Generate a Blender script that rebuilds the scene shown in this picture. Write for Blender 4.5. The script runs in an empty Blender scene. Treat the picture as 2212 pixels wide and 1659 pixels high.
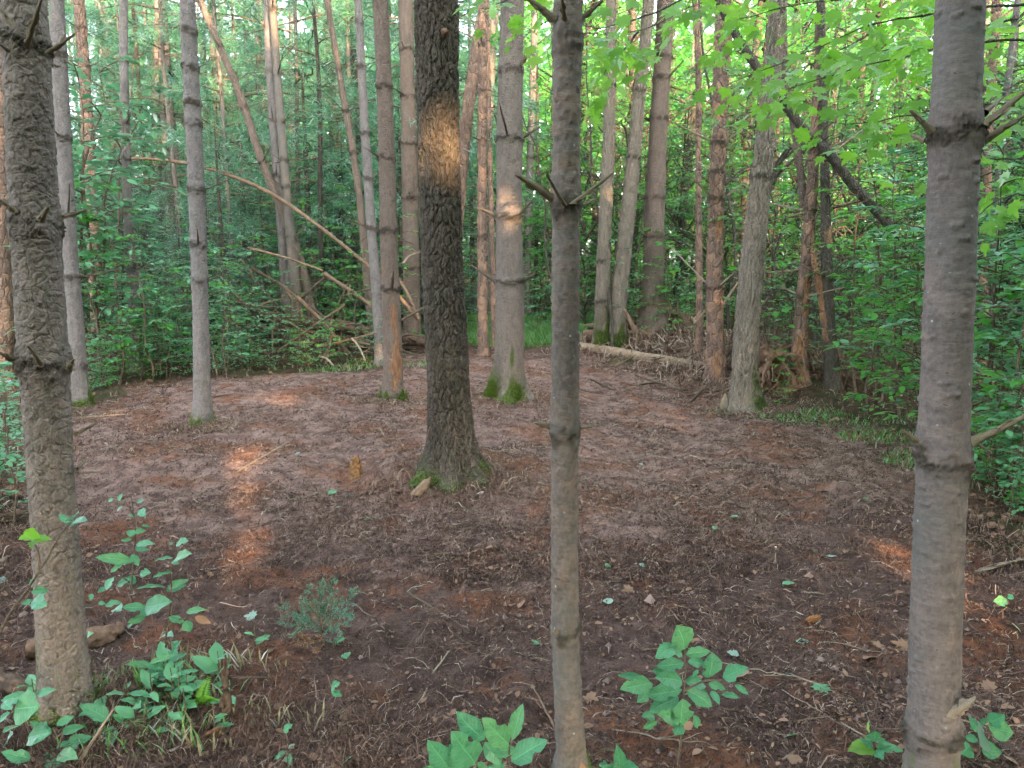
import bpy, math, random
import numpy as np
from mathutils import Vector, Matrix

random.seed(7)
rng = np.random.default_rng(7)
SC = bpy.context.scene
COL = SC.collection
PI = math.pi

# ------------------------------------------------------------------ camera
CAM_H = 1.6
PITCH = math.radians(9.35)
FPX, CX, CY = 1640.0, 1106.0, 829.5            # measured on a 2212 x 1659 view of the place
cam = bpy.data.cameras.new('camera')
cam.sensor_width = 36.0
cam.lens = 36.0 * FPX / 2212.0
cam.clip_start = 0.05
cam.clip_end = 900.0
cam_o = bpy.data.objects.new('camera', cam)
COL.objects.link(cam_o)
cam_o.location = (0, 0, CAM_H)
cam_o.rotation_euler = (PI / 2 - PITCH, 0, 0)
SC.camera = cam_o

# ------------------------------------------------------------------ sky, sun, exposure
SUN_EL = math.radians(17.0)
SUN_AZ = math.radians(21.0)                     # sun stands behind the viewpoint, to the right
S = np.array([math.sin(SUN_AZ) * math.cos(SUN_EL), -math.cos(SUN_AZ) * math.cos(SUN_EL), math.sin(SUN_EL)])
world = bpy.data.worlds.new('World')
SC.world = world
world.use_nodes = True
wn, wl = world.node_tree.nodes, world.node_tree.links
wn.clear()
sky = wn.new('ShaderNodeTexSky'); sky.sky_type = 'NISHITA'; sky.sun_disc = False
sky.sun_elevation = SUN_EL; sky.sun_rotation = PI - SUN_AZ
sky.altitude = 200; sky.air_density = 1.0; sky.dust_density = 3.0; sky.ozone_density = 0.6
hsv = wn.new('ShaderNodeHueSaturation'); hsv.inputs['Saturation'].default_value = 0.50
bg = wn.new('ShaderNodeBackground'); bg.inputs['Strength'].default_value = 0.15
wo = wn.new('ShaderNodeOutputWorld')
wl.new(sky.outputs[0], hsv.inputs['Color']); wl.new(hsv.outputs[0], bg.inputs['Color']); wl.new(bg.outputs[0], wo.inputs['Surface'])
sun = bpy.data.lights.new('sun', 'SUN'); sun.energy = 3.1; sun.angle = math.radians(0.7); sun.color = (1.0, 0.63, 0.35)
sun_o = bpy.data.objects.new('sun', sun); COL.objects.link(sun_o)
sun_o.rotation_euler = Vector(S).to_track_quat('Z', 'Y').to_euler()
SC.view_settings.view_transform = 'Standard'; SC.view_settings.look = 'None'
SC.view_settings.exposure = 3.55; SC.view_settings.gamma = 1.0; SC.view_settings.use_curve_mapping = False
SC.render.engine = 'CYCLES'
SC.cycles.use_denoising = True
SC.cycles.max_bounces = 8; SC.cycles.diffuse_bounces = 7; SC.cycles.glossy_bounces = 2
SC.cycles.transmission_bounces = 4; SC.cycles.transparent_max_bounces = 4
SC.cycles.caustics_reflective = False; SC.cycles.caustics_refractive = False
SC.cycles.sample_clamp_indirect = 6.0
SC.cycles.use_adaptive_sampling = True; SC.cycles.adaptive_threshold = 0.03

# ------------------------------------------------------------------ noise
def _hash(i, j, k, s=0):
    n = (i.astype(np.int64) * 374761393 + j.astype(np.int64) * 668265263 + k.astype(np.int64) * 2147483629 + s * 1013904223) & 0xFFFFFFFF
    n = ((n ^ (n >> 13)) * 1274126177) & 0xFFFFFFFF
    n = ((n ^ (n >> 16)) * 2246822519) & 0xFFFFFFFF
    return ((n ^ (n >> 15)) & 0xFFFFFF) / float(0xFFFFFF)
def vnoise(p, s=0):
    p = np.asarray(p, float); i = np.floor(p).astype(np.int64); f = p - i; u = f * f * (3 - 2 * f); r = 0
    for dx in (0, 1):
        for dy in (0, 1):
            for dz in (0, 1):
                w = (u[:, 0] if dx else 1 - u[:, 0]) * (u[:, 1] if dy else 1 - u[:, 1]) * (u[:, 2] if dz else 1 - u[:, 2])
                r = r + w * _hash(i[:, 0] + dx, i[:, 1] + dy, i[:, 2] + dz, s)
    return r * 2 - 1
def fbm(p, o=3, s=0):
    r = 0; a = 1.0
    for k in range(o):
        r = r + a * vnoise(np.asarray(p) * (2.03 ** k), s + k); a *= 0.5
    return r
def worley(p, s=0, full=False):
    i = np.floor(p).astype(np.int64)
    f1 = np.full(len(p), 9.0); f2 = f1.copy(); idv = np.zeros(len(p)); oz = np.zeros(len(p))
    for dx in (-1, 0, 1):
        for dy in (-1, 0, 1):
            for dz in (-1, 0, 1):
                a, b, c = i[:, 0] + dx, i[:, 1] + dy, i[:, 2] + dz
                q = np.stack([a + _hash(a, b, c, s), b + _hash(a, b, c, s + 1), c + _hash(a, b, c, s + 2)], 1)
                d = np.linalg.norm(q - p, axis=1)
                m = d < f1
                f2 = np.where(m, f1, np.minimum(f2, d)); idv = np.where(m, _hash(a, b, c, s + 3), idv); oz = np.where(m, q[:, 2] - p[:, 2], oz); f1 = np.where(m, d, f1)
    return (f1, f2, idv, oz) if full else (f1, f2, idv)
def sstep(a, b, x):
    t = np.clip((x - a) / (b - a), 0, 1); return t * t * (3 - 2 * t)

# ------------------------------------------------------------------ the lie of the land
def ray(px, py):
    x, y = (px - CX) / FPX, -(py - CY) / FPX
    c, s = math.cos(PITCH), math.sin(PITCH)
    return np.array([x, c + y * s, -s + y * c])
MOUNDS = []                                     # x, y, rx, ry, h
def gz(x, y):
    x = np.asarray(x, float); y = np.asarray(y, float)
    z = 0.018 * np.clip(y - 9, 0, 60) + 0.05 * np.sin(x * 0.7 + 0.4) * np.sin(y * 0.55) * sstep(2, 6, y)
    for mx, my, rx, ry, h in MOUNDS:
        r2 = ((x - mx) / rx) ** 2 + ((y - my) / ry) ** 2
        z = z + h * np.exp(-r2 * 1.6)
    return z
def grd(px, py):
    d = ray(px, py); o = np.array([0, 0, CAM_H]); t = 0.6
    while t < 300:
        q = o + d * t
        if q[2] <= gz(q[0], q[1]): break
        t *= 1.004
    a, b = t / 1.004, t
    for _ in range(18):
        m = (a + b) / 2; q = o + d * m
        if q[2] <= gz(q[0], q[1]): b = m
        else: a = m
    q = o + d * b
    return np.array([q[0], q[1], float(gz(q[0], q[1]))])
def atY(px, py, Y):
    d = ray(px, py); return np.array([0, 0, CAM_H]) + d * (Y / d[1])
def m_per_px(P):
    return (P[1] * math.cos(PITCH) - (P[2] - CAM_H) * math.sin(PITCH)) / FPX
def C(ox, oy, cx, cy):                          # 800 px detail views of the reference -> measuring frame
    return ((ox + cx * 0.48225) * 0.73733, (oy + cy * 0.48225) * 0.73733)
def add_mound(px, py, rx, ry, h, dy=0):
    g = grd(px, py); MOUNDS.append((g[0], g[1] + dy, rx, ry, h))
add_mound(980, 1030, 0.9, 0.7, 0.17, 0.12)
add_mound(1090, 862, 0.8, 0.6, 0.09, 0.1)
add_mound(1440, 770, 1.5, 0.9, 0.55, 0.5)
add_mound(1560, 800, 0.8, 0.7, 0.22, 0.4)
add_mound(1690, 835, 1.0, 0.7, 0.5, 0.6)
add_mound(1790, 850, 0.8, 0.5, 0.15, 0.2)
add_mound(1500, 1430, 1.5, 0.35, -0.05)
add_mound(360, 1490, 0.5, 0.3, 0.07)

# ------------------------------------------------------------------ mesh helpers
def mk(name, V, F, mat, parent=None, smooth=True, attrs=None, loc=None, link=True, mesh_only=False):
    V = np.ascontiguousarray(V, np.float32)
    if not isinstance(F, (list, tuple)): F = [F]
    F = [np.asarray(f, np.int32) for f in F if len(f)]
    me = bpy.data.meshes.new(name)
    me.vertices.add(len(V)); me.vertices.foreach_set('co', V.ravel())
    idx = np.concatenate([f.ravel() for f in F]); tot = np.concatenate([np.full(len(f), f.shape[1], np.int32) for f in F])
    me.loops.add(len(idx)); me.loops.foreach_set('vertex_index', idx)
    st = np.concatenate([[0], np.cumsum(tot)[:-1]]).astype(np.int32)
    me.polygons.add(len(tot)); me.polygons.foreach_set('loop_start', st)
    me.polygons.foreach_set('use_smooth', np.full(len(tot), smooth, bool))
    for k, a in (attrs or {}).items():
        a = np.asarray(a, np.float32)
        at = me.attributes.new(k, 'FLOAT', 'POINT'); at.data.foreach_set('value', a)
    me.update(calc_edges=True)
    if mat is not None: me.materials.append(mat)
    if mesh_only: return me
    return ob(name, me, parent, loc)
def ob(name, me, parent=None, loc=None, rot=None, scale=None):
    o = bpy.data.objects.new(name, me); COL.objects.link(o)
    if parent is not None: o.parent = parent
    if loc is not None: o.location = loc
    if rot is not None: o.rotation_euler = rot
    if scale is not None: o.scale = scale
    return o
def tag(o, label=None, cat=None, group=None, kind=None):
    if label: o['label'] = label
    if cat: o['category'] = cat
    if group: o['group'] = group
    if kind: o['kind'] = kind
    return o
def thing(name, label, cat, loc=(0, 0, 0), group=None, rz=0.0):
    o = ob(name, None, None, loc); o.rotation_euler = (0, 0, rz); o.empty_display_size = 0.1
    return tag(o, label, cat, group)
class MB:
    def __init__(s): s.V = []; s.F3 = []; s.F4 = []; s.n = 0; s.A = {}
    def add(s, V, F, **at):
        V = np.asarray(V, float); F = np.asarray(F, np.int64)
        if len(V) == 0: return
        s.V.append(V); (s.F3 if F.shape[1] == 3 else s.F4).append(F + s.n)
        for k in set(list(s.A) + list(at)):
            s.A.setdefault(k, [np.zeros(s.n)] if s.n else [])
            s.A[k].append(np.broadcast_to(np.asarray(at.get(k, 0.0), float), (len(V),)).copy())
        s.n += len(V)
    def arrays(s):
        F = []
        if s.F4: F.append(np.concatenate(s.F4))
        if s.F3: F.append(np.concatenate(s.F3))
        return np.concatenate(s.V), F, {k: np.concatenate(v) for k, v in s.A.items()}
    def mesh(s, name, mat, smooth=True):
        V, F, A = s.arrays(); return mk(name, V, F, mat, smooth=smooth, attrs=A, mesh_only=True)
    def build(s, name, mat, parent=None, smooth=True, loc=None):
        return ob(name, s.mesh(name, mat, smooth), parent, loc)
def frames(P):
    P = np.asarray(P, float); T = np.gradient(P, axis=0); T /= np.linalg.norm(T, axis=1)[:, None] + 1e-9
    ref = np.array([1.0, 0, 0]) if abs(T[0][0]) < 0.9 else np.array([0, 1.0, 0])
    N = np.zeros_like(P); n = ref - T[0] * ref.dot(T[0]); n /= np.linalg.norm(n); N[0] = n
    for i in range(1, len(P)):
        n = N[i - 1] - T[i] * N[i - 1].dot(T[i]); N[i] = n / (np.linalg.norm(n) + 1e-9)
    return T, N, np.cross(T, N)
def tube(P, R, n=8, cap=True):
    P = np.asarray(P, float); R = np.broadcast_to(np.asarray(R, float), (len(P),))
    T, N, B = frames(P); a = np.arange(n) * 2 * PI / n
    V = P[:, None, :] + R[:, None, None] * (np.cos(a)[None, :, None] * N[:, None, :] + np.sin(a)[None, :, None] * B[:, None, :])
    V = V.reshape(-1, 3); F = gridfaces(len(P), n)
    return V, F
def gridfaces(m, n):
    i = np.arange(m - 1)[:, None] * n; j = np.arange(n)[None, :]; k = (j + 1) % n
    return np.stack([i + j, i + k, i + n + k, i + n + j], -1).reshape(-1, 4)
def smooth_path(P, m):
    P = np.asarray(P, float); k = len(P)
    if k < 3:
        t = np.linspace(0, 1, m)[:, None]; return P[0] * (1 - t) + P[-1] * t
    d = np.concatenate([[0], np.cumsum(np.linalg.norm(np.diff(P, axis=0), axis=1))])
    T = np.gradient(P, d, axis=0); s = np.linspace(0, d[-1], m); i = np.clip(np.searchsorted(d, s) - 1, 0, k - 2)
    h = (d[i + 1] - d[i])[:, None]; u = ((s - d[i])[:, None]) / h
    return (2*u**3-3*u**2+1)*P[i] + (u**3-2*u**2+u)*h*T[i] + (-2*u**3+3*u**2)*P[i+1] + (u**3-u**2)*h*T[i+1]
def crooked(p0, p1, m, amp, r):
    P = smooth_path([p0, p1], m); t = np.linspace(0, 1, m); L = np.linalg.norm(np.subtract(p1, p0))
    off = np.cumsum(r.normal(0, 1, (m, 3)), axis=0); off -= off[0] + (off[-1] - off[0]) * t[:, None]
    return P + off * amp * L / math.sqrt(m)

# ------------------------------------------------------------------ materials
class NT:
    def __init__(s, name):
        s.m = bpy.data.materials.new(name); s.m.use_nodes = True; s.t = s.m.node_tree; s.t.nodes.clear()
    def n(s, typ, props=None, **inp):
        nd = s.t.nodes.new(typ)
        for k, v in (props or {}).items(): setattr(nd, k, v)
        for k, v in inp.items():
            key = k.replace('_', ' '); sock = None
            if k.startswith('i') and k[1:].isdigit(): sock = nd.inputs[int(k[1:])]
            else: sock = nd.inputs.get(key) or nd.inputs.get(k)
            s.put(sock, v)
        return nd
    def put(s, sock, v):
        if isinstance(v, bpy.types.NodeSocket): s.t.links.new(v, sock)
        elif isinstance(v, bpy.types.Node): s.t.links.new(v.outputs[0], sock)
        else:
            if isinstance(v, tuple) and len(v) == 3 and sock.type == 'RGBA': v = v + (1,)
            sock.default_value = v
    def noise(s, vec, scale, detail=4, rough=0.55, dist=0.0):
        return s.n('ShaderNodeTexNoise', Vector=vec, Scale=scale, Detail=float(detail), Roughness=rough, Distortion=dist).outputs[0]
    def vor(s, vec, scale, feature='F1', rnd=1.0):
        return s.n('ShaderNodeTexVoronoi', {'feature': feature}, Vector=vec, Scale=scale, Randomness=rnd)
    def mapr(s, v, a, b, c=0.0, d=1.0):
        return s.n('ShaderNodeMapRange', {'interpolation_type': 'SMOOTHSTEP'}, i0=v, i1=float(a), i2=float(b), i3=float(c), i4=float(d)).outputs[0]
    def mix(s, f, a, b):
        nd = s.n('ShaderNodeMix', {'data_type': 'RGBA'}); s.put(nd.inputs[0], f); s.put(nd.inputs[6], a); s.put(nd.inputs[7], b); return nd.outputs[2]
    def math(s, op, a, b=0.0):
        return s.n('ShaderNodeMath', {'operation': op}, i0=a, i1=b).outputs[0]
    def attr(s, name): return s.n('ShaderNodeAttribute', {'attribute_name': name}).outputs['Fac']
    def obj(s): return s.n('ShaderNodeTexCoord').outputs['Object']
    def scale(s, vec, x, y, z): return s.n('ShaderNodeVectorMath', {'operation': 'MULTIPLY'}, i0=vec, i1=(x, y, z)).outputs[0]
    def offs(s, vec, v): return s.n('ShaderNodeVectorMath', {'operation': 'ADD'}, i0=vec, i1=v).outputs[0]
    def rnd(s): return s.n('ShaderNodeObjectInfo').outputs['Random']
    def bump(s, h, st, d, nrm=None):
        nd = s.n('ShaderNodeBump', Height=h, Strength=st, Distance=d)
        if nrm is not None: s.put(nd.inputs['Normal'], nrm)
        return nd.outputs[0]
    def out(s, sh):
        o = s.n('ShaderNodeOutputMaterial'); s.put(o.inputs[0], sh); return s.m
    def pbsdf(s, col, rough, nrm=None, spec=0.3):
        b = s.n('ShaderNodeBsdfPrincipled'); s.put(b.inputs['Base Color'], col); s.put(b.inputs['Roughness'], rough)
        s.put(b.inputs['Specular IOR Level'], spec)
        if nrm is not None: s.put(b.inputs['Normal'], nrm)
        return b.outputs[0]

def bark(name, ca, cb, cp, zs=1.0, cell=30.0, relief=0.5, kind='scaly', lichen=0.5, patch=0.35):
    """ca/cb two tones of the bark, cp the tone of fresh inner patches"""
    m = NT(name); o = m.obj(); r = m.rnd()
    vec = m.offs(o, m.n('ShaderNodeCombineXYZ', X=m.math('MULTIPLY', r, 13.0), Y=0.0, Z=m.math('MULTIPLY', r, 37.0)).outputs[0])
    dis = m.noise(vec, 9.0, 3)
    wob = m.n('ShaderNodeVectorMath', {'operation': 'MULTIPLY_ADD'}, i0=m.n('ShaderNodeTexNoise', Vector=vec, Scale=14.0, Detail=3.0).outputs[1], i1=(0.05, 0.05, 0.06), i2=vec).outputs[0]
    st = m.scale(wob, 1, 1, zs)
    e1 = m.vor(st, cell, 'DISTANCE_TO_EDGE').outputs[0]
    cells = m.vor(st, cell, 'F1').outputs['Color']
    e2 = m.vor(m.scale(wob, 1, 1, zs * 1.3), cell * 2.3, 'DISTANCE_TO_EDGE').outputs[0]
    big = m.noise(m.scale(vec, 1, 1, 0.5), 3.5, 4)
    fine = m.noise(m.scale(vec, 1, 1, 0.6), 90.0, 4, 0.65)
    mid = m.noise(m.scale(vec, 1, 1, 0.45 if kind != 'smooth' else 2.4), 22.0, 6, 0.68)
    col = m.mix(m.mapr(mid, 0.3, 0.7), ca, cb)
    cv = m.n('ShaderNodeSeparateColor', Color=cells).outputs[0]
    col = m.mix(m.math('MULTIPLY', m.mapr(cv, 0.55, 0.75 if patch > 0.5 else 0.95), patch), col, cp)
    col = m.mix(m.math('MULTIPLY', m.mapr(big, 0.52, 0.68), 0.5), col, tuple(0.6 * c for c in ca))
    col = m.mix(m.math('MULTIPLY', m.mapr(fine, 0.35, 0.7), 0.35), col, tuple(min(1, 1.6 * c) for c in cb))
    if kind == 'smooth':
        lv_ = m.vor(m.scale(wob, 1, 1, 2.6), 24.0); lq = m.n('ShaderNodeSeparateColor', Color=lv_.outputs['Color']).outputs[0]
        lens = m.math('MULTIPLY', m.mapr(lv_.outputs[0], 0.30, 0.20), m.mapr(lq, 0.55, 0.65))
        col = m.mix(m.math('MULTIPLY', lens, 0.55), col, cp)
        col = m.mix(m.math('MULTIPLY', m.math('MULTIPLY', m.mapr(lv_.outputs[0], 0.13, 0.07), m.mapr(lq, 0.75, 0.85)), 0.8), col, (0.045, 0.035, 0.03))
        gr = m.mapr(m.noise(m.offs(vec, (1.0, 9.0, 4.0)), 2.2, 5, 0.6), 0.45, 0.62)
        col = m.mix(m.math('MULTIPLY', gr, 0.55), col, (0.105, 0.108, 0.100))
    # pale lichen flecks
    lf = m.vor(vec, 26.0).outputs[0]; lm = m.math('MULTIPLY', m.mapr(lf, 0.12, 0.07), m.mapr(m.noise(vec, 5.0, 2), 0.5, 0.62))
    col = m.mix(m.math('MULTIPLY', lm, lichen), col, (0.36, 0.40, 0.36))
    gm = m.mapr(m.noise(m.offs(vec, (5.0, 3.0, 1.0)), 6.0, 5, 0.65), 0.55, 0.72)
    col = m.mix(m.math('MULTIPLY', gm, 0.30), col, (0.085, 0.10, 0.055))
    # branch collars, moss and wounds come with the trunk
    col = m.mix(m.mapr(m.math('ADD', m.attr('whorl'), m.math('MULTIPLY', m.math('SUBTRACT', mid, 0.5), 0.8)), 0.05, 0.75, 0.0, 0.85), col, (0.046, 0.039, 0.029))
    mosn = m.noise(vec, 55.0, 4, 0.7)
    ms = m.attr('moss')
    mcol = m.mix(m.mapr(mosn, 0.35, 0.7), (0.03, 0.045, 0.012), (0.10, 0.15, 0.028))
    col = m.mix(m.mapr(m.math('ADD', ms, m.math('MULTIPLY', mosn, 0.5)), 0.55, 0.85), col, mcol)
    wd = m.attr('wound')
    wcol = m.mix(m.mapr(m.noise(m.scale(vec, 1, 1, 0.15), 60.0, 3), 0.35, 0.65), (0.21, 0.110, 0.062), (0.31, 0.185, 0.112))
    col = m.mix(m.mapr(m.math('ADD', wd, m.math('MULTIPLY', mid, 0.5)), 0.6, 0.8), col, wcol)
    h = m.math('ADD', m.math('MULTIPLY', m.mapr(e1, 0.0, 0.14), 1.0), m.math('MULTIPLY', m.mapr(e2, 0.0, 0.2), 0.35))
    if kind == 'smooth':
        h = m.math('ADD', m.math('MULTIPLY', mid, 0.7), m.math('MULTIPLY', m.noise(m.scale(vec, 1, 1, 5.0), 34.0, 5, 0.7), 0.55))
    h = m.math('ADD', h, m.math('MULTIPLY', fine, 0.6))
    nr = m.bump(h, min(1.0, relief * 1.5), 0.014)
    return m.out(m.pbsdf(col, 0.85, nr, 0.2))
def woodmat(name, ca, cb, zs=0.15, relief=0.4):
    m = NT(name); o = m.obj(); r = m.rnd()
    vec = m.offs(o, m.n('ShaderNodeCombineXYZ', X=m.math('MULTIPLY', r, 31.0), Y=0.0, Z=m.math('MULTIPLY', r, 17.0)).outputs[0])
    a = m.noise(vec, 14.0, 5, 0.65); b = m.noise(vec, 70.0, 4, 0.65)
    col = m.mix(m.mapr(a, 0.33, 0.67), ca, cb); col = m.mix(m.math('MULTIPLY', m.mapr(b, 0.4, 0.7), 0.5), col, tuple(0.45 * c for c in ca))
    col = m.mix(m.math('MULTIPLY', r, 0.35), col, tuple(0.5 * c for c in cb))
    return m.out(m.pbsdf(col, 0.85, m.bump(b, relief, 0.006), 0.2))
def leafmat(name, ca, cb, trans=0.45, tcol=None, gloss=0.10, old=0.0, vein=False):
    m = NT(name); t = m.attr('tint'); r = m.rnd(); o = m.obj()
    k = m.math('ADD', m.math('MULTIPLY', t, 0.7), m.math('MULTIPLY', r, 0.3))
    col = m.mix(k, ca, cb)
    sp = m.noise(o, 60.0, 2); col = m.mix(m.math('MULTIPLY', m.mapr(sp, 0.62, 0.75), 0.3 + old), col, (0.20, 0.17, 0.05))
    tc = m.mix(k, tcol or tuple(min(1, c * 1.5) for c in ca), tuple(min(1, c * 1.5) for c in (tcol or cb)))
    nrm = None
    if vein:
        u = m.math('ABSOLUTE', m.attr('lu')); v = m.attr('lv')
        rib = m.mapr(u, 0.09, 0.03); fr = m.math('PINGPONG', m.math('MULTIPLY', m.math('SUBTRACT', v, m.math('MULTIPLY', u, 0.22)), 9.0), 0.5)
        sv = m.math('MULTIPLY', m.mapr(fr, 0.11, 0.03), m.mapr(u, 1.0, 0.75)); vn = m.math('MAXIMUM', rib, m.math('MULTIPLY', sv, 0.7))
        col = m.mix(m.math('MULTIPLY', m.mapr(r, 0.55, 1.0), 0.55), col, (0.10, 0.25, 0.055))
        blot = m.noise(o, 5.0, 4, 0.7); col = m.mix(m.math('MULTIPLY', m.mapr(blot, 0.45, 0.66), 0.75), col, tuple(0.55 * c for c in ca))
        spots = m.vor(m.offs(o, m.n('ShaderNodeCombineXYZ', X=m.math('MULTIPLY', r, 9.0), Y=m.math('MULTIPLY', r, 5.0), Z=0.0).outputs[0]), 9.0).outputs[0]
        col = m.mix(m.math('MULTIPLY', m.mapr(spots, 0.14, 0.08), 0.75), col, (0.17, 0.12, 0.045))
        col = m.mix(m.math('MULTIPLY', vn, 0.6), col, tuple(min(1, c * 1.7) for c in cb))
        nrm = m.bump(m.math('MULTIPLY', vn, -1.0), 0.6, 0.004)
    d = m.n('ShaderNodeBsdfDiffuse', Color=col); tr = m.n('ShaderNodeBsdfTranslucent', Color=tc)
    mx = m.n('ShaderNodeMixShader', Fac=trans, i1=d.outputs[0], i2=tr.outputs[0])
    g = m.n('ShaderNodeBsdfGlossy', Color=(0.9, 0.95, 1.0, 1), Roughness=0.42)
    lw = m.n('ShaderNodeFresnel', IOR=1.42)
    if nrm is not None:
        for q_ in (d, g): m.put(q_.inputs['Normal'], nrm)
    f = m.math('MULTIPLY', lw.outputs[0], gloss * 8.0)
    f = m.math('MINIMUM', f, 0.5)
    m2 = m.n('ShaderNodeMixShader', Fac=f, i1=mx.outputs[0], i2=g.outputs[0])
    return m.out(m2.outputs[0])
def tintmat(name, stops, rough=0.9, spec=0.15, nbump=0.0):
    m = NT(name); t = m.attr('tint')
    rp = m.n('ShaderNodeValToRGB', Fac=t); e = rp.color_ramp.elements
    e[0].position, e[0].color = stops[0][0], stops[0][1] + (1,)
    e[1].position, e[1].color = stops[-1][0], stops[-1][1] + (1,)
    for p, c in stops[1:-1]:
        x = e.new(p); x.color = c + (1,)
    return m.out(m.pbsdf(rp.outputs[0], rough, None, spec))

M = {}
M['bark_scaly'] = bark('bark_scaly', (0.100, 0.084, 0.070), (0.170, 0.144, 0.122), (0.20, 0.150, 0.125), 0.9, 26, 0.30)
M['bark_smooth'] = bark('bark_smooth', (0.086, 0.073, 0.066), (0.142, 0.120, 0.110), (0.205, 0.155, 0.132), 1.4, 16, 0.22, 'smooth', 0.8)
M['bark_mid'] = bark('bark_mid', (0.086, 0.073, 0.062), (0.142, 0.121, 0.104), (0.21, 0.14, 0.10), 1.2, 22, 0.35, 'smooth', 0.6)
M['bark_dark'] = bark('bark_dark', (0.046, 0.039, 0.031), (0.095, 0.081, 0.064), (0.115, 0.088, 0.064), 0.33, 34, 0.55, 'scaly', 0.3)
M['bark_grey'] = bark('bark_grey', (0.115, 0.105, 0.100), (0.185, 0.170, 0.163), (0.25, 0.20, 0.18), 1.3, 24, 0.40, 'scaly', 0.7)
M['bark_brown'] = bark('bark_brown', (0.125, 0.096, 0.078), (0.195, 0.155, 0.130), (0.24, 0.155, 0.11), 0.7, 32, 0.60, 'scaly', 0.5)
M['bark_red'] = bark('bark_red', (0.105, 0.070, 0.055), (0.195, 0.138, 0.108), (0.30, 0.185, 0.125), 0.55, 13, 0.70, 'scaly', 0.3, 0.8)
M['bark_greybrown'] = bark('bark_greybrown', (0.110, 0.093, 0.081), (0.175, 0.150, 0.131), (0.20, 0.15, 0.12), 1.0, 26, 0.45, 'scaly', 0.6)
M['bark_ridged'] = bark('bark_ridged', (0.150, 0.128, 0.100), (0.245, 0.215, 0.175), (0.24, 0.19, 0.14), 0.14, 30, 0.85, 'scaly', 0.4, 0.6)
M['bark_far'] = bark('bark_far', (0.10, 0.090, 0.082), (0.18, 0.16, 0.148), (0.19, 0.15, 0.12), 0.8, 22, 0.4, 'scaly', 0.4)
M['bark_far_dark'] = bark('bark_far_dark', (0.05, 0.045, 0.038), (0.10, 0.09, 0.075), (0.10, 0.08, 0.06), 0.4, 26, 0.6, 'scaly', 0.3)
M['twig'] = woodmat('twig', (0.075, 0.060, 0.044), (0.16, 0.125, 0.09))
M['twig_pale'] = woodmat('twig_pale', (0.22, 0.175, 0.125), (0.36, 0.30, 0.22))
M['stub'] = woodmat('stub', (0.10, 0.085, 0.055), (0.24, 0.20, 0.13))
M['deadwood'] = woodmat('deadwood', (0.13, 0.085, 0.057), (0.25, 0.175, 0.12))
M['logwood'] = woodmat('logwood', (0.21, 0.15, 0.10), (0.34, 0.26, 0.18))
M['log_dark'] = woodmat('log_dark', (0.038, 0.029, 0.022), (0.135, 0.090, 0.060))
M['cutwood'] = woodmat('cutwood', (0.42, 0.27, 0.14), (0.56, 0.40, 0.24))
M['rootwood'] = woodmat('rootwood', (0.11, 0.065, 0.045), (0.27, 0.17, 0.11))
M['orange_wood'] = woodmat('orange_wood', (0.16, 0.080, 0.035), (0.27, 0.155, 0.072))
M['leaf_fore'] = leafmat('leaf_fore', (0.050, 0.20, 0.095), (0.085, 0.28, 0.13), 0.28, gloss=0.10, old=0.1, vein=True)
M['leaf_bright'] = leafmat('leaf_bright', (0.10, 0.26, 0.035), (0.17, 0.37, 0.05), 0.6, tcol=(0.25, 0.53, 0.05), gloss=0.05)
M['leaf_sap'] = leafmat('leaf_sap', (0.075, 0.255, 0.11), (0.155, 0.40, 0.19), 0.45, gloss=0.09)
M['leaf_wood'] = leafmat('leaf_wood', (0.055, 0.22, 0.042), (0.115, 0.38, 0.065), 0.52, tcol=(0.16, 0.48, 0.055), gloss=0.06)
M['leaf_dark'] = leafmat('leaf_dark', (0.04, 0.15, 0.05), (0.09, 0.27, 0.08), 0.45, gloss=0.07)  # darker green leaf tone, given to some bushes at random
M['needle_pine'] = leafmat('needle_pine', (0.050, 0.165, 0.088), (0.125, 0.315, 0.172), 0.42, gloss=0.05)
M['needle_spruce'] = leafmat('needle_spruce', (0.055, 0.165, 0.10), (0.115, 0.29, 0.165), 0.35, gloss=0.05)
M['needle_seedling'] = leafmat('needle_seedling', (0.045, 0.155, 0.10), (0.095, 0.25, 0.165), 0.2, gloss=0.02)
M['leaf_dry'] = leafmat('leaf_dry', (0.16, 0.09, 0.055), (0.29, 0.185, 0.12), 0.2, gloss=0.04)
M['leaf_pale'] = leafmat('leaf_pale', (0.16, 0.27, 0.20), (0.25, 0.35, 0.28), 0.15, gloss=0.08)
M['needle_brown'] = leafmat('needle_brown', (0.20, 0.095, 0.04), (0.27, 0.14, 0.06), 0.2, gloss=0.02)
M['grass'] = leafmat('grass', (0.075, 0.19, 0.045), (0.16, 0.33, 0.09), 0.35, gloss=0.02)
M['grass_dry'] = leafmat('grass_dry', (0.20, 0.17, 0.09), (0.30, 0.28, 0.15), 0.25, gloss=0.03)
M['moss'] = leafmat('moss', (0.045, 0.085, 0.012), (0.14, 0.21, 0.025), 0.25, gloss=0.01)
M['fibre'] = tintmat('fibre', [(0.0, (0.026, 0.017, 0.013)), (0.45, (0.082, 0.050, 0.037)), (0.75, (0.16, 0.100, 0.072)), (0.93, (0.25, 0.175, 0.125)), (1.0, (0.36, 0.29, 0.22))])
M['clod'] = tintmat('clod', [(0.0, (0.035, 0.024, 0.019)), (0.5, (0.10, 0.068, 0.055)), (1.0, (0.24, 0.175, 0.15))])

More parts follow.
